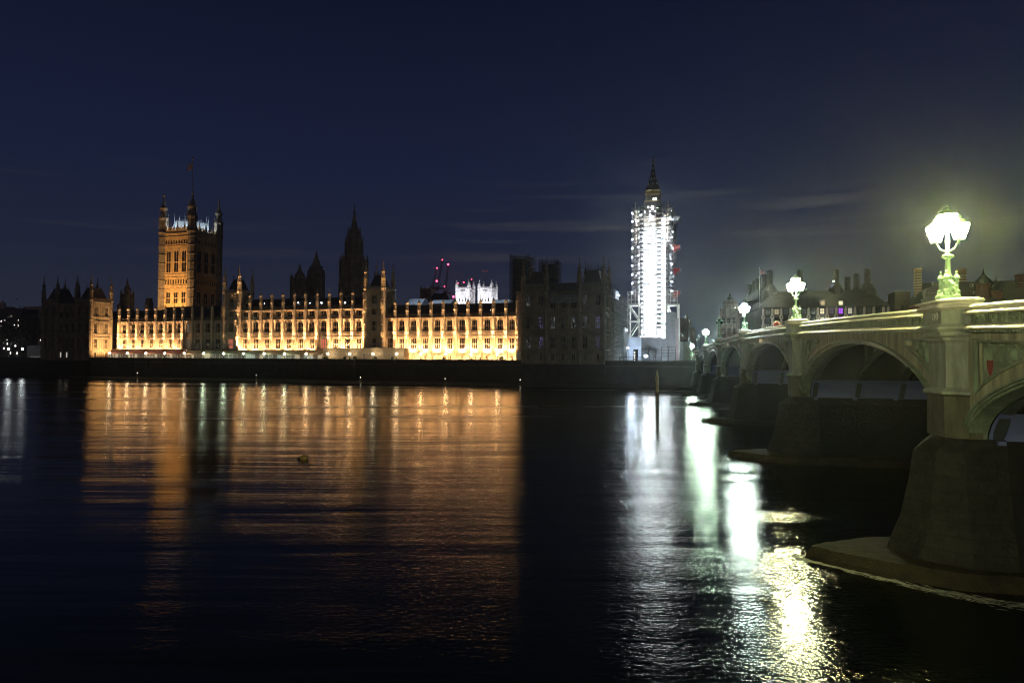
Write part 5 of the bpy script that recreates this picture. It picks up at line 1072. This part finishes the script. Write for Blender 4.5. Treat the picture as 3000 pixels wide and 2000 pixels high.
# ------------------------------------------------------------------ bridge
SP = [0, 34.7, 72.8, 112.4, 150.5, 185.2]; EDG = [-32.0]+SP+[217.0]; WB = -26.0
zc_ = lambda s: CAMZ+4.25-1.98e-4*(s-92.6)**2
BR = thing('bridge', 'long green and buff arched road bridge on stone piers', 'bridge', BRI, (0, 0, 0))
def spans():
    plate_m, out = SOFF, None
    for k in range(7):
        a, b = EDG[k]+(1.55 if k else 1.5), EDG[k+1]-1.55; c = (a+b)/2; h = (b-a)/2; N_ = 64
        crown = zc_(c)-1.95; ex = crown+.34
        I = lambda s, hh=h, cr=crown: 6.0+(cr-6.0)*math.sqrt(max(0, 1-((s-c)/hh)**2))
        th = [math.pi*(1-i/N_) for i in range(N_+1)]
        inn = [(c+h*math.cos(t), 6+(crown-6)*math.sin(t)) for t in th]; o1 = [(c+(h+.16)*math.cos(t), 6+(crown+.13-6)*math.sin(t)) for t in th]; o2 = [(c+(h+.30)*math.cos(t), 6+(crown+.24-6)*math.sin(t)) for t in th]; o3 = [(c+(h+.42)*math.cos(t), 6+(ex-6)*math.sin(t)) for t in th]
        mb = MB()
        for i in range(N_):
            for A, B, w0 in ((inn, o1, .05), (o1, o2, .14), (o2, o3, .24)):
                mb.quad((A[i][0], w0, A[i][1]), (A[i+1][0], w0, A[i+1][1]), (B[i+1][0], w0, B[i+1][1]), (B[i][0], w0, B[i][1]))
            for A, w0, w1 in ((inn, -.7, .05), (o1, .05, .14), (o2, .14, .24), (o3, .24, -.02)):
                mb.quad((A[i][0], w0, A[i][1]), (A[i+1][0], w0, A[i+1][1]), (A[i+1][0], w1, A[i+1][1]), (A[i][0], w1, A[i][1]))
        mb.build('arch_ring', GREENP, BR)
        # fascia above the arch, with sunk spandrel panels
        mb = MB(); ns = 150; top = lambda s: zc_(s)-1.2; ext = lambda s: 6+(ex-6)*math.sqrt(max(0, 1-((s-c)/(h+.42))**2))
        lo_ = lambda s: ext(s)+.75; hi_ = lambda s: top(s)-.45; rec = []
        A0, B0 = EDG[k]+1.35, EDG[k+1]-1.35
        for i in range(ns):
            s0, s1 = A0+(B0-A0)*i/ns, A0+(B0-A0)*(i+1)/ns; m_ = (s0+s1)/2
            f = lambda s: max(6.0, min(ext(s), top(s)-.02)) if abs(s-c) < h+.42 else 5.6
            r = hi_(m_)-lo_(m_) > .25 and A0+.85 < m_ < B0-.85 and abs(m_-c) < h+.3
            if r:
                mb.quad((s0, 0, f(s0)), (s1, 0, f(s1)), (s1, 0, lo_(s1)), (s0, 0, lo_(s0))); mb.quad((s0, 0, hi_(s0)), (s1, 0, hi_(s1)), (s1, 0, top(s1)), (s0, 0, top(s0)))
                mb.cur = 1; mb.quad((s0, -.30, lo_(s0)), (s1, -.30, lo_(s1)), (s1, -.30, hi_(s1)), (s0, -.30, hi_(s0))); mb.cur = 0
                for z in (lo_, hi_): mb.quad((s0, 0, z(s0)), (s1, 0, z(s1)), (s1, -.30, z(s1)), (s0, -.30, z(s0)))
            else: mb.quad((s0, 0, f(s0)), (s1, 0, f(s1)), (s1, 0, top(s1)), (s0, 0, top(s0)))
            if rec and rec[-1] != r:
                mb.quad((s0, 0, lo_(s0)), (s0, -.30, lo_(s0)), (s0, -.30, hi_(s0)), (s0, 0, hi_(s0)))
            rec.append(r)
        mb.build('spandrel', [BUFF, GREENP], BR)
        tr_ = [MB(), MB()]                                     # cast rings and frame mouldings inside the sunk panels
        Mw = lambda u, d, z: (u, d, z)
        for sg in (-1, 1):
            mb = tr_[0 if sg < 0 else 1]
            s = (A0+1.9) if sg < 0 else (B0-1.9); first = True
            for t in range(9):
                hgt = hi_(s)-lo_(s)
                if hgt < .55: break
                r = min(hgt*.5, 1.05); zz = hi_(s)-r-.02
                if first: mb.ring(Mw, s, hi_(s)-min(hgt*.5, 1.5), min(hgt*.5, 1.5), .13, -.3, -.06, 20, .62); r = min(hgt*.5, 1.5)*.62; first = False
                else: mb.ring(Mw, s, zz, r, .11, -.3, -.08, 18)
                s -= sg*(r+min(max(.2, (hi_(s-sg*r*2)-lo_(s-sg*r*2))*.5), 1.05))*1.0
            e_ = A0+.92 if sg < 0 else B0-.92; mb.box(e_-.07, e_+.07, -.05, .12, max(6, lo_(e_)), top(e_)-.3)
        for i in range(60):
            s0, s1 = A0+.9+(B0-A0-1.8)*i/60, A0+.9+(B0-A0-1.8)*(i+1)/60; mb = tr_[0 if i < 30 else 1]
            for fz in (lambda s: hi_(s)+.06, lambda s: lo_(s)-.08):
                if hi_(s0)-lo_(s0) > .25 and abs(s0-c) < h: mb.loft([[(s0, -.02, fz(s0)-.05), (s0, .07, fz(s0)-.05), (s0, .07, fz(s0)+.05), (s0, -.02, fz(s0)+.05)], [(s1, -.02, fz(s1)-.05), (s1, .07, fz(s1)-.05), (s1, .07, fz(s1)+.05), (s1, -.02, fz(s1)+.05)]], False)
        for mb in tr_: mb.build('tracery', GREENP, BR)
        # ribs, deck plates and springing plates under the road
        rib = MB(); z2 = lambda s: I(s)+.55
        for i in range(40):
            s0, s1 = a+(b-a)*i/40, a+(b-a)*(i+1)/40
            rib.quad((s0, 0, I(s0)), (s1, 0, I(s1)), (s1, -.42, I(s1)), (s0, -.42, I(s0)))
            for y in (0, -.42): rib.quad((s0, y, I(s0)), (s1, y, I(s1)), (s1, y, min(z2(s1), zc_(s1)-1.3)), (s0, y, min(z2(s0), zc_(s0)-1.3)))
        for i in range(1, 12):
            s = a+(b-a)*i/12
            if zc_(s)-1.3 > z2(s): rib.box(s-.15, s+.15, -.33, -.09, z2(s)-.1, zc_(s)-1.3)
        me = rib.mesh('arch_rib', RIB)
        for w_ in (-.9, -4.6, -8.3, -12.0, -15.7, -19.4, -23.1, -25.4): inst(me, 'arch_rib', BR, (0, w_, 0))
        mb = MB()
        for i in range(24):
            s0, s1 = EDG[k]+(EDG[k+1]-EDG[k])*i/24, EDG[k]+(EDG[k+1]-EDG[k])*(i+1)/24
            mb.loft([[(s0, WB, zc_(s0)-1.32), (s0, -.02, zc_(s0)-1.32), (s0, -.02, zc_(s0)-1.05), (s0, WB, zc_(s0)-1.05)], [(s1, WB, zc_(s1)-1.32), (s1, -.02, zc_(s1)-1.32), (s1, -.02, zc_(s1)-1.05), (s1, WB, zc_(s1)-1.05)]], False)
        for i in range(8):
            s = a+(b-a)*(i+.5)/8; mb.box(s-.12, s+.12, WB+.2, -.8, zc_(s)-1.7, zc_(s)-1.33)
        mb.build('deck', RIB, BR)
        for sg in (-1, 1):
            mb = MB(); tt = [t*.30/10 for t in range(11)]
            pr = [(c+sg*(h-.03)*math.cos(t*1.25), 6+(crown-6)*math.sin(t*1.25)) for t in tt]
            for i in range(10): mb.quad((pr[i][0], -.75, pr[i][1]), (pr[i+1][0], -.75, pr[i+1][1]), (pr[i+1][0], WB+.3, pr[i+1][1]), (pr[i][0], WB+.3, pr[i][1]))
            for j in range(8): y = -1.0-3.4*j; mb.box(pr[0][0]-.3, pr[0][0]+.3, y-.3, y, 5.84, 6.02)
            mb.build('springing_plate', SOFF, BR)
        # parapet: coping, sloped ledges, pierced panel, dentils
        A1, B1 = EDG[k]+1.75, EDG[k+1]-1.75
        def sweep(prof, n=26):
            m_ = MB(); rs = []
            for i in range(n+1): s = A1+(B1-A1)*i/n; rs.append([(s, w_, zc_(s)+d) for w_, d in prof])
            m_.loft(rs); return m_
        sweep([(-.30, -.02), (.02, 0), (.16, -.09), (.16, -.15), (.03, -.17), (.03, -.22), (.30, -.36), (.30, -.42), (.04, -.44), (-.30, -.44)]).build('coping', COPE, BR)
        sweep([(-.22, -.84), (.06, -.84), (.46, -1.03), (.46, -1.09), (.30, -1.11), (.22, -1.2), (-.2, -1.2)]).build('string_course', COPE, BR)
        mb = sweep([(-.16, -.43), (-.02, -.43), (-.02, -.85), (-.16, -.85)])
        n = int((B1-A1)/.46); t = (B1-A1)/n
        for i in range(n):
            s = A1+i*t; z = zc_(s+t/2)
            mb.box(s-.045, s+.045, -.03, .06, z-.84, z-.44); mb.add([(s+.05, .03, z-.44), (s+t-.05, .03, z-.44), (s+t*.72, .03, z-.53), (s+t/2, .03, z-.49), (s+t*.28, .03, z-.53)], [(0, 1, 2, 3, 4)])
            mb.ring(Mw, s+t/2, z-.62, .12, .04, -.03, .035, 8); mb.box(s+t/2-.02, s+t/2+.02, -.03, .03, z-.84, z-.73)
        mb.build('parapet_panel', GREENP, BR)
        mb = MB(); n = int((B1-A1)/.30)
        for i in range(n): s = A1+(B1-A1)*(i+.5)/n; z = zc_(s); mb.box(s-.08, s+.08, .2, .40, z-1.22, z-1.11)
        mb.build('dentil_band', GREENP, BR)
        # plain parapet on the far side of the road
        mb = MB()
        for i in range(20): s0, s1 = EDG[k]+(EDG[k+1]-EDG[k])*i/20, EDG[k]+(EDG[k+1]-EDG[k])*(i+1)/20; mb.loft([[(s0, WB-.1, zc_(s0)-2), (s0, WB+.25, zc_(s0)-2), (s0, WB+.25, zc_(s0)), (s0, WB-.1, zc_(s0))], [(s1, WB-.1, zc_(s1)-2), (s1, WB+.25, zc_(s1)-2), (s1, WB+.25, zc_(s1)), (s1, WB-.1, zc_(s1))]], False)
        mb.build('far_parapet', GREENP, BR)
spans()
def octp(s, hw, pr, y0=-.5, ch=.62):
    return [(s-hw, y0), (s-hw, 0.05), (s-hw*ch, pr), (s+hw*ch, pr), (s+hw, 0.05), (s+hw, y0)]
def piers():
    for k, s in enumerate(SP+[217.0]):
        z = zc_(s); 
        def lv(mb, L): mb.loft([[(x, y, zz) for x, y in octp(s, hw, pr)] for hw, pr, zz in L])
        mb = MB(); lv(mb, [(1.75, .92, 8.0), (1.75, .92, 8.12), (1.52, .68, 8.3), (1.52, .68, z-1.75), (1.62, .8, z-1.6), (1.62, .8, z-1.5), (1.78, .96, z-1.4), (1.78, .96, z-1.25), (1.95, 1.12, z-1.12), (1.95, 1.12, z-1.02), (1.72, .9, z-.88), (1.72, .9, z-.28)])
        p_ = mb.build('pier', GRAN, BR); mb = MB(); lv(mb, [(1.62, .78, 6.05), (1.62, .78, 7.9), (1.74, .91, 7.995)]); mb.build('pier_foot', GRAN_T, p_); mb = MB(); lv(mb, [(1.72, .9, z-.285), (1.98, 1.15, z-.16), (1.98, 1.15, z-.10), (1.80, 1.0, z-.02), (1.80, 1.0, z+.03), (1.98, 1.18, z+.10), (1.98, 1.18, z+.17), (1.3, .6, z+.30)]); mb.build('pedestal_cap', COPE, p_)
        if k < 6:
            def cut(hw, tip, back=-1.4): return [(s-hw, back), (s-hw, .3), (s-hw*.62, tip*.68), (s, tip), (s+hw*.62, tip*.68), (s+hw, .3), (s+hw, back)]
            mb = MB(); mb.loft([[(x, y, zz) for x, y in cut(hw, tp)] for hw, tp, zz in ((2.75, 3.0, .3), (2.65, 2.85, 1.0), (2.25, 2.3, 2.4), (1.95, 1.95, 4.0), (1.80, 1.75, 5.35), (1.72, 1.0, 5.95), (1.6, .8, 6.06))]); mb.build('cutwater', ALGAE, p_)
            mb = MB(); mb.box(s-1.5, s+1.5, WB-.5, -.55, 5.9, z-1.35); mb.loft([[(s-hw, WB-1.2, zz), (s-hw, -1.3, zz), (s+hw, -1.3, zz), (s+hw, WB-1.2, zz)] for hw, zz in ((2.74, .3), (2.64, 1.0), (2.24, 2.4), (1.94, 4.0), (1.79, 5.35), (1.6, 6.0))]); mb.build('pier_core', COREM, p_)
            mb = MB(); r = random.Random(k); n = 26; outl = []
            base = [(s-3.4, WB-3), (s-3.5, .9), (s-2.3, 3.6), (s-.9, 5.6), (s, 6.5), (s+.9, 5.6), (s+2.3, 3.6), (s+3.5, .9), (s+3.4, WB-3)]
            fine = []
            for i in range(len(base)-1):
                for t in range(5): x = base[i][0]+(base[i+1][0]-base[i][0])*t/5; y = base[i][1]+(base[i+1][1]-base[i][1])*t/5; fine.append((x+r.uniform(-.07, .07), y+r.uniform(-.07, .07)))
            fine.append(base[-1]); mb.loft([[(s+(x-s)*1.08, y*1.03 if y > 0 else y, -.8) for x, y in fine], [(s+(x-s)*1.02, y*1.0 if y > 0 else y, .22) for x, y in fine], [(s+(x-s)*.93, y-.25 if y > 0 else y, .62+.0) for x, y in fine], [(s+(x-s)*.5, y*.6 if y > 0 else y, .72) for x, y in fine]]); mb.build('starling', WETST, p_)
        if k == 0:                                             # faint carved letters on the near pedestal
            Mp = lambda u, d, zz: (u, .9+d, zz)
            for j in (0, 1): mb = MB(); mb.ring(Mp, s-.62+j*.38, z-.52, .17, .035, -.01, .025, 16, .8); mb.build('carved_scroll', COPE, p_)
piers()
def bridge_lamp(label, s, glass, lit=True):
    z = zc_(s)+.30; y = .2; t = thing('bridge_lamp', label, 'street lamp', BRI, (s, y, z), 'ornate lamp standards on the bridge piers'); mb = MB()
    mb.lathe(s, y, [(.52, z), (.52, z+.16), (.46, z+.2), (.42, z+.26), (.30, z+.3), (.24, z+.36), (.20, z+.8), (.24, z+.86), (.17, z+.92), (.16, z+1.02), (.20, z+1.08), (.15, z+1.14), (.125, z+1.3), (.10, z+1.86), (.14, z+1.9), (.26, z+1.96), (.27, z+2.04), (.20, z+2.07), (.09, z+2.12), (.07, z+3.15)], 8)
    mb.build('column', GREENL, t)
    for i in range(3):
        a = math.radians(30+120*i); x, q = s+.36*math.cos(a), y+.36*math.sin(a); mb = MB(); mb.lathe(x, q, [(.15, z+.2), (.15, z+.42), (.10, z+.46), (.085, z+.5), (.085, z+.92), (.14, z+.98), (.15, z+1.02), (.05, z+1.18), (.025, z+1.22), (.055, z+1.28), (.01, z+1.34)], 8); mb.build('colonnette', GREENL, t)
    mb = MB()                                                  # scrolled bracket on the road side
    for i in range(14): a = i*.45; r = .30-.017*i; c0 = (s-.62+r*math.cos(a+2.2)*.9, y, z+.42+r*math.sin(a+2.2)); mb.sphere(c0, .062, 6, 4)
    mb.tube((s-.3, y, z+.30), (s-.62, y, z+.2), .05, 6); mb.tube((s-.34, y, z+.8), (s-.6, y, z+.66), .05, 6); mb.build('scroll_bracket', GREENL, t)
    for i, (dx, dz) in enumerate(((-.48, 2.75), (0, 3.25), (.48, 2.75))):
        x, q, zz = s+dx*.75, y+dx*.75, z+dz
        if dx: m_ = MB(); m_.tube((s, y, z+2.2), (s+dx*.45, y+dx*.45, z+2.35), .045, 6); m_.tube((s+dx*.45, y+dx*.45, z+2.35), (x, q, zz-.03), .04, 6); m_.build('lantern_arm', GREENL, t)
        mb = MB(); mb.lathe(x, q, [(.20, zz), (.40, zz+.62), (.36, zz+.70)], 8); l = mb.build('lantern', glass if lit else GLASS, t)
        mb = MB(); mb.lathe(x, q, [(.43, zz+.69), (.39, zz+.76), (.16, zz+.92), (.07, zz+.97), (.10, zz+1.03), (.02, zz+1.16)], 8); mb.lathe(x, q, [(.05, zz-.08), (.19, zz-.03), (.19, zz)], 8)
        for j in range(8): a = math.pi/8+j*math.pi/4; mb.tube((x+.205*math.cos(a), q+.205*math.sin(a), zz), (x+.405*math.cos(a), q+.405*math.sin(a), zz+.62), .014, 4)
        mb.build('lantern_frame', GREENL, l)
bridge_lamp('nearest ornate green lamp standard on the bridge, glaring yellow', 0, BULB_Y)
bridge_lamp('second ornate bridge lamp from the near end, glaring yellow-white', 34.7, BULB_Y2)
bridge_lamp('third ornate bridge lamp from the near end, glaring cold white', 72.8, BULB_C)
bridge_lamp('unlit ornate bridge lamp between the two colder lit ones', 112.4, BULB_C, False)
bridge_lamp('fifth ornate bridge lamp from the near end, small and greenish white', 150.5, BULB_G)
bridge_lamp('unlit ornate bridge lamp near the far bank', 185.2, BULB_G, False)
bridge_lamp('farthest lit ornate lamp at the far end of the bridge', 217, BULB_G)
bridge_lamp('ornate lamp at the near end of the bridge, just outside the right edge', -32, BULB_Y)
# painted shields in the near spandrel ovals
s, z = -3.25, zc_(-3.25)-1.65-1.5; SHM = mat('faded_shield_red', (.22, .035, .03), .6, var=.3, scale=3); SHW = mat('faded_shield_white', (.42, .42, .38), .6, var=.2, scale=3)
for m_, pts in ((SHM, [(-.40, .75), (.40, .75), (.40, -.05), (-.40, -.05)]), (SHW, [(-.40, -.06), (.40, -.06), (.34, -.45), (0, -.9), (-.34, -.45)])):
    mb = MB(); mb.loft([[(s+u, -.26, z+v) for u, v in pts], [(s+u, -.16, z+v) for u, v in pts]]); mb.build('shield', m_, BR)
# navigation lamps below the arches
for s, lab, e_ in ((53.8, 'amber navigation lantern hanging under the coping over the third arch', AMBER), (92.6, 'small navigation lantern over the middle arch', GDIM), (131.5, 'tiny yellowish navigation lantern over the fifth arch', AMBER)):
    z = zc_(s); t = thing('navigation_light', lab, 'navigation light', BRI, (s, .6, z-1.8)); mb = MB(); mb.tube((s, .1, z-.55), (s, .62, z-.5), .05, 6); mb.tube((s-.25, .62, z-.5), (s+.25, .62, z-.5), .05, 6); mb.tube((s, .62, z-.5), (s, .62, z-1.42), .03, 6); mb.tube((s-.2, .1, z-.95), (s, .62, z-.55), .04, 6); mb.tube((s+.2, .1, z-.95), (s, .62, z-.55), .04, 6)
    for u in (-.2, .2): mb.box(s+u-.03, s+u+.03, .45, .8, z-1.85, z-1.42)
    mb.box(s-.26, s+.26, .42, .82, z-1.46, z-1.38); mb.build('bracket', mat('rusty_bracket', (.30, .25, .18), .6), t); mb = MB(); mb.sphere((s, .62, z-1.62), .13, 8, 6, 1.4); mb.build('lamp', e_, t)
s, z = 160., zc_(160.); t = thing('traffic_signal', 'glowing red signal lamp on the far part of the bridge parapet', 'traffic light', BRI, (s, -.6, z)); mb = MB(); mb.tube((s, -.6, z-1), (s, -.6, z+.5), .06, 6); mb.box(s-.15, s+.15, -.75, -.45, z+.4, z+1.3); mb.build('signal_head', BLACKP, t); mb = MB(); mb.sphere((s-.18, -.6, z+1.0), .24, 8, 6); mb.build('lamp', emit('red_signal', (1, .03, .05), 22), t)
s, z = bri(2256, 955, -1.2) if False else (50.5, zc_(50.5)); t = thing('lifebuoy', 'red and white ring on a short post above the bridge parapet', 'lifebuoy', BRI, (s, -.7, z-.9)); Mx = lambda u, d, zz: (s+d, -.7+u, zz); mb = MB(); mb.ring(Mx, 0, z+.28, .34, .12, -.06, .06, 18); mb.build('ring', REDP, t); mb = MB(); mb.ring(Mx, .04, z+.30, .42, .06, -.09, -.05, 18); mb.build('rim', WHITEP, t); mb = MB(); mb.tube((s+.1, -.7, z-1), (s+.1, -.7, z+.3), .05, 6); mb.build('post', REDP, t)
v = far(2762, 893, 120); t = thing('embankment_lamp', 'small sparkling white lamp just above the parapet beside the nearest bridge pier', 'street lamp', WLD, (v.x, 120, 8)); mb = MB(); mb.tube((v.x, 120, 8), (v.x, 120, v.z-.15), .07, 6); mb.lathe(v.x, 120, [(.2, 8), (.2, 8.8), (.08, 9)], 8); mb.build('post', BLACKP, t); mb = MB(); mb.sphere((v.x, 120, v.z), .34, 10, 8); mb.build('globe', BULB_GD, t)
# ------------------------------------------------------------------ things in the river
v = far(1925.5, 1250, 92); zt = far(1925.5, 1085, 92).z; t = thing('timber_pile', 'tall weathered timber pile standing in the river, wet below', 'post', WLD, (v.x, 92, 0)); mb = MB(); r = random.Random(4); rs = []
yb = CAMZ*2000/ (1250-1052); v = far(1925.5, 1250, yb); zt = far(1925.5, 1085, yb).z; t.location = (v.x, yb, 0); OFF[t.name] = (v.x, yb, 0)
for i in range(15):
    z = 4.9+(zt-4.9)*i/14; k = .25 if i < 11 else .25-.035*(i-10); rs.append([(v.x+(-.05 if i > 11 else 0)+k*(1+r.uniform(-.12, .12))*math.cos(a*math.pi/4), yb+k*(1+r.uniform(-.12, .12))*math.sin(a*math.pi/4), z) for a in range(8)])
mb.loft(rs); mb.build('dry_top', WOOD, t); mb = MB(); mb.lathe(v.x, yb, [(.24, -1), (.25, 1.4), (.255, 4.9)], 8); mb.build('wet_foot', WOODW, t)
for i, (x, yl, ybse) in enumerate(((402, 1092, 1109), (751, 1098, 1115), (1056, 1105, 1121), (1304, 1108.5, 1125), (1524, 1112, 1128), (1882, 1116, 1132))):
    hy = 1050+(x-1500)*.0052; Y = CAMZ*2000/(ybse-hy); b = far(x, ybse, Y); lz = far(x, yl, Y).z; t = thing('marker_buoy', ORD[i].capitalize()+' small lit yellow marker buoy from the left in the line before the river wall', 'buoy', WLD, (b.x, Y, 0), 'marker buoys before the river wall')
    mb = MB(); mb.lathe(b.x, Y, [(.25, -.4), (.55, -.1), (.55, .25), (.3, .5), (.1, .8), (.06, lz-.2)], 8)
    for a in range(4): mb.tube((b.x+.4*math.cos(a*1.57), Y+.4*math.sin(a*1.57), .3), (b.x, Y, lz-.25), .03, 4)
    mb.build('float', BUOYY, t); mb = MB(); mb.sphere((b.x, Y, lz), .16, 8, 6); mb.build('lamp', emit('buoy_lamp', (1, .9, .75), 7) if i == 0 else bpy.data.materials['buoy_lamp'], t)
hy = 1047; Y = CAMZ*2000/(1343-hy); b = far(892, 1343, Y); t = thing('mooring_buoy', 'yellow and black mooring buoy in the middle of the river', 'buoy', WLD, (b.x, Y, 0)); mb = MB()
mb.lathe(b.x-.08, Y, [(.2, -.3), (.33, -.05), (.35, .12), (.28, .28), (.12, .36)], 14); mb.build('float', BUOYY, t); mb = MB(); mb.box(b.x+.22, b.x+.33, Y-.08, Y+.08, -.1, .34); mb.lathe(b.x-.45, Y, [(.2, -.2), (.28, 0), (.12, .16)], 10); mb.build('fender', BLACKP, t)
# wake line off the mooring buoy and foam at the nearest starling are ripples of white water
mb = MB(); r = random.Random(9); FO = mat('river_foam', (.17, .18, .14), .5, var=.5, scale=6, spec=.5)
def foamstrip(pts, wd, n):
    for i in range(n):
        t = r.random()**1.3; k = t*(len(pts)-1); j = min(int(k), len(pts)-2); f = k-j; a, b_ = Vector(pts[j]), Vector(pts[j+1]); c = a.lerp(b_, f); d = (b_-a).normalized(); q = Vector((-d.y, d.x)); c = c+q*r.gauss(0, wd*(.15+t)); l = r.uniform(.08, .42); h = r.uniform(.006, .018)
        z = r.uniform(.004, .02); mb.add([(c.x-d.x*l, c.y-d.y*l, z), (c.x+q.x*h*2, c.y+q.y*h*2, z+.012), (c.x+d.x*l, c.y+d.y*l, z), (c.x-q.x*h*2, c.y-q.y*h*2, z)], [(0, 1, 2, 3)])
tw = lambda s, w_: (BO[0]+math.cos(BTH)*s-math.sin(BTH)*w_, BO[1]+math.sin(BTH)*s+math.cos(BTH)*w_)
foamstrip([tw(-.1, 6.8), tw(-1.6, 5.0), tw(-3.6, 2.6), tw(-4.8, 0.5), tw(-5.6, -2.5)], .30, 420); foamstrip([tw(.1, 6.9), tw(1.4, 5.2), tw(3.4, 2.6)], .12, 120); foamstrip([tw(.25, 6.95), tw(-.5, 6.6)], .16, 120)
mb.solo('river_foam', FO, 'stuff', 'broken white water trailing from the nearest pier foot', 'foam')
# ------------------------------------------------------------------ floodlights of the palace and its towers
WARM = (1, .56, .21); WARM2 = (1, .55, .24); COOL = (.78, .90, 1)
def bays(ss, idx, P, p=246, zt=19.5, dist=3.1, c=WARM2, ang=125):
    for i in idx:
        c_ = (ss[i]+ss[i+1])/2; k = rnd.uniform(.82, 1.18); spot('bay_floodlight', (c_+rnd.uniform(-.4, .4), p-2.3, 12.8), (c_, p, 15.0), P*.38*k, c, 165, .5)
        for u in ((ss[i],) if i+1 in idx else (ss[i], ss[i+1])): spot('buttress_floodlight', (u, p-2.5, 12.9), (u, p-.75, 25.5), P*6.5*k, c, 24, .7)
bays(lws, range(0, 7), 15000); bays(cws, range(0, 7), 15000); bays(cws, (8, 9, 10), 24000); bays(rws, range(1, 11), 17000)
for i in range(1, 11): spot('door_floodlight', ((rws[i]+rws[i+1])/2, 242.6, 8.4), ((rws[i]+rws[i+1])/2, 246, 11), 4500, WARM2, 160, .8)
for q in (238.2, 243): spot('pavilion_floodlight', (S_LP1+7.5, q, 9), (S_LP1, q+.3, 21), 32000, WARM, 120, .8)
spot('pavilion_floodlight', (S_LP1+9, 241, 9), (S_LP1, 241, 33), 20000, WARM, 70, .9)
# turrets at the corners of the front towers, and the right-hand tower's outer turret
def turret_lights(x, dx, k, c):
    for z, P, a in ((19, 16000, 13), (30, 70000, 7.5), (42, 190000, 5)): spot('turret_floodlight', (x+dx, 236.4, 13.6), (x, 244.5, z), P*k, c, a, .7)
turret_lights(sA1-.3, 1.2, 1.0, WARM2); turret_lights(sB1-.3, 2.0, .7, WARM); turret_lights(sB0+.2, -.8, .35, WARM); turret_lights(sA0+.3, .6, .16, WARM)
# great tower
for d in (.22, .55, .85): spot('tower_floodlight', (vs0+22.5*d, vp0-20, 32), (vs0+22.5*d, vp0, 54), 40000, WARM, 105, .8, .3)
spot('tower_floodlight', (vs0+9, vp0-17, 34), (vs0+11, vp0, 80), 46000, WARM, 50, .9, .3)
spot('tower_floodlight', (vs1+26, vp0+9, 36), (vs1, vp0+11, 58), 1300, WARM, 80, .9, .3)  # weak lamp added to give the right face some spill light
for (x, y) in ((vs0+6, vp0+1.5), (vs0+16.5, vp0+1.5)): spot('roof_floodlight', (x, y, vz(678)+.3), (x, y+2.2, vz(655)), 8000, COOL, 150, .6)
for y in (vp0+6, vp0+16.5): spot('roof_floodlight', (vs1-1.5, y, vz(678)+.3), (vs1-3.7, y, vz(655)), 8000, COOL, 150, .6)
for (x, y) in ((vs0+3.2, vp0+2.2), (vs1-2.2, vp1-3.2)): spot('roof_floodlight', (x+.8, y+.8, vz(676)), (x-2.5, y-.6, vz(630)), 5000, COOL, 90, .6)
# abbey towers
for s0, s1, Z in AB:
    spot('abbey_floodlight', ((s0+s1)/2-2, 500-16, Z(893)), ((s0+s1)/2, 500, Z(862)), 38000, (.95, .93, 1), 100, .7, .4); spot('abbey_floodlight', (s1+14, 506, Z(893)), (s1, 506, Z(862)), 17000, (.95, .93, 1), 90, .7, .4)
s_, z_ = pal(100, 1010, 256); spot('garden_floodlight', (s_, 250, 9), (s_+1, 264, 14), 2600, (1, .72, .3), 110, .9)
# temporary roofs
for x, P in ((1225, 2500), (1300, 1500), (1480, 2500)): s_, z_ = pal(x, 872, 290); spot('site_floodlight', (s_, 288, z_+5), (s_, 297, z_-3), P*.9, (.7, .85, 1), 110, .7)
# clock tower hoarding and quay
s_, z_ = pal(1856, 1000, 285); spot('site_floodlight', (s_-3, 288, 12.5), (s_, 297, 14), 3600, (.62, .78, 1), 120, .7)
s_, z_ = pal(1915, 1010, 290); spot('site_floodlight', (s_+2, 291, 9.5), (s_, 303, 15), 1700, (.75, .85, 1), 130, .7)
s_, z_ = pal(1845, 1053, 250); spot('site_floodlight', (s_, 255, 14), (s_, 250, 8), 2500, (.6, .75, 1), 150, .7)
s_, z_ = pal(1966, 960, 295); spot('site_floodlight', (s_, 292, 14), (s_, 304, 18), 1800, (.85, .9, 1), 100, .7)
# lamp standard of the near embankment, behind the photographer
t = thing('embankment_lamp', 'triple globe lamp on the near embankment behind the viewer', 'street lamp', WLD, (-18, -9, 8)); mb = MB(); mb.lathe(-18, -9, [(.4, 7), (.4, 8.6), (.15, 8.9), (.1, 13)], 8); mb.build('post', BLACKP, t); mb = MB(); mb.sphere((-18, -9, 13.4), .45, 10, 8); mb.build('globe', emit('embankment_globe', (1, .90, .60), 6200), t)

# ------------------------------------------------------------------ thin haze added to imitate lens glow around the lamps
hm = bpy.data.materials.new('lamp_glow_haze'); hm.use_nodes = True; n = hm.node_tree; n.nodes.clear(); o_ = n.nodes.new('ShaderNodeOutputMaterial'); v_ = n.nodes.new('ShaderNodeVolumePrincipled')
v_.inputs['Color'].default_value = (.85, .88, .92, 1); v_.inputs['Density'].default_value = .00025; v_.inputs['Anisotropy'].default_value = .895; n.links.new(v_.outputs[0], o_.inputs['Volume']); 
mb = MB(); mb.box(-900, 900, -120, 1000, -8, 130); mb.solo('haze', hm, 'stuff', 'thin added haze imitating the lens glow around the lamps', 'haze')
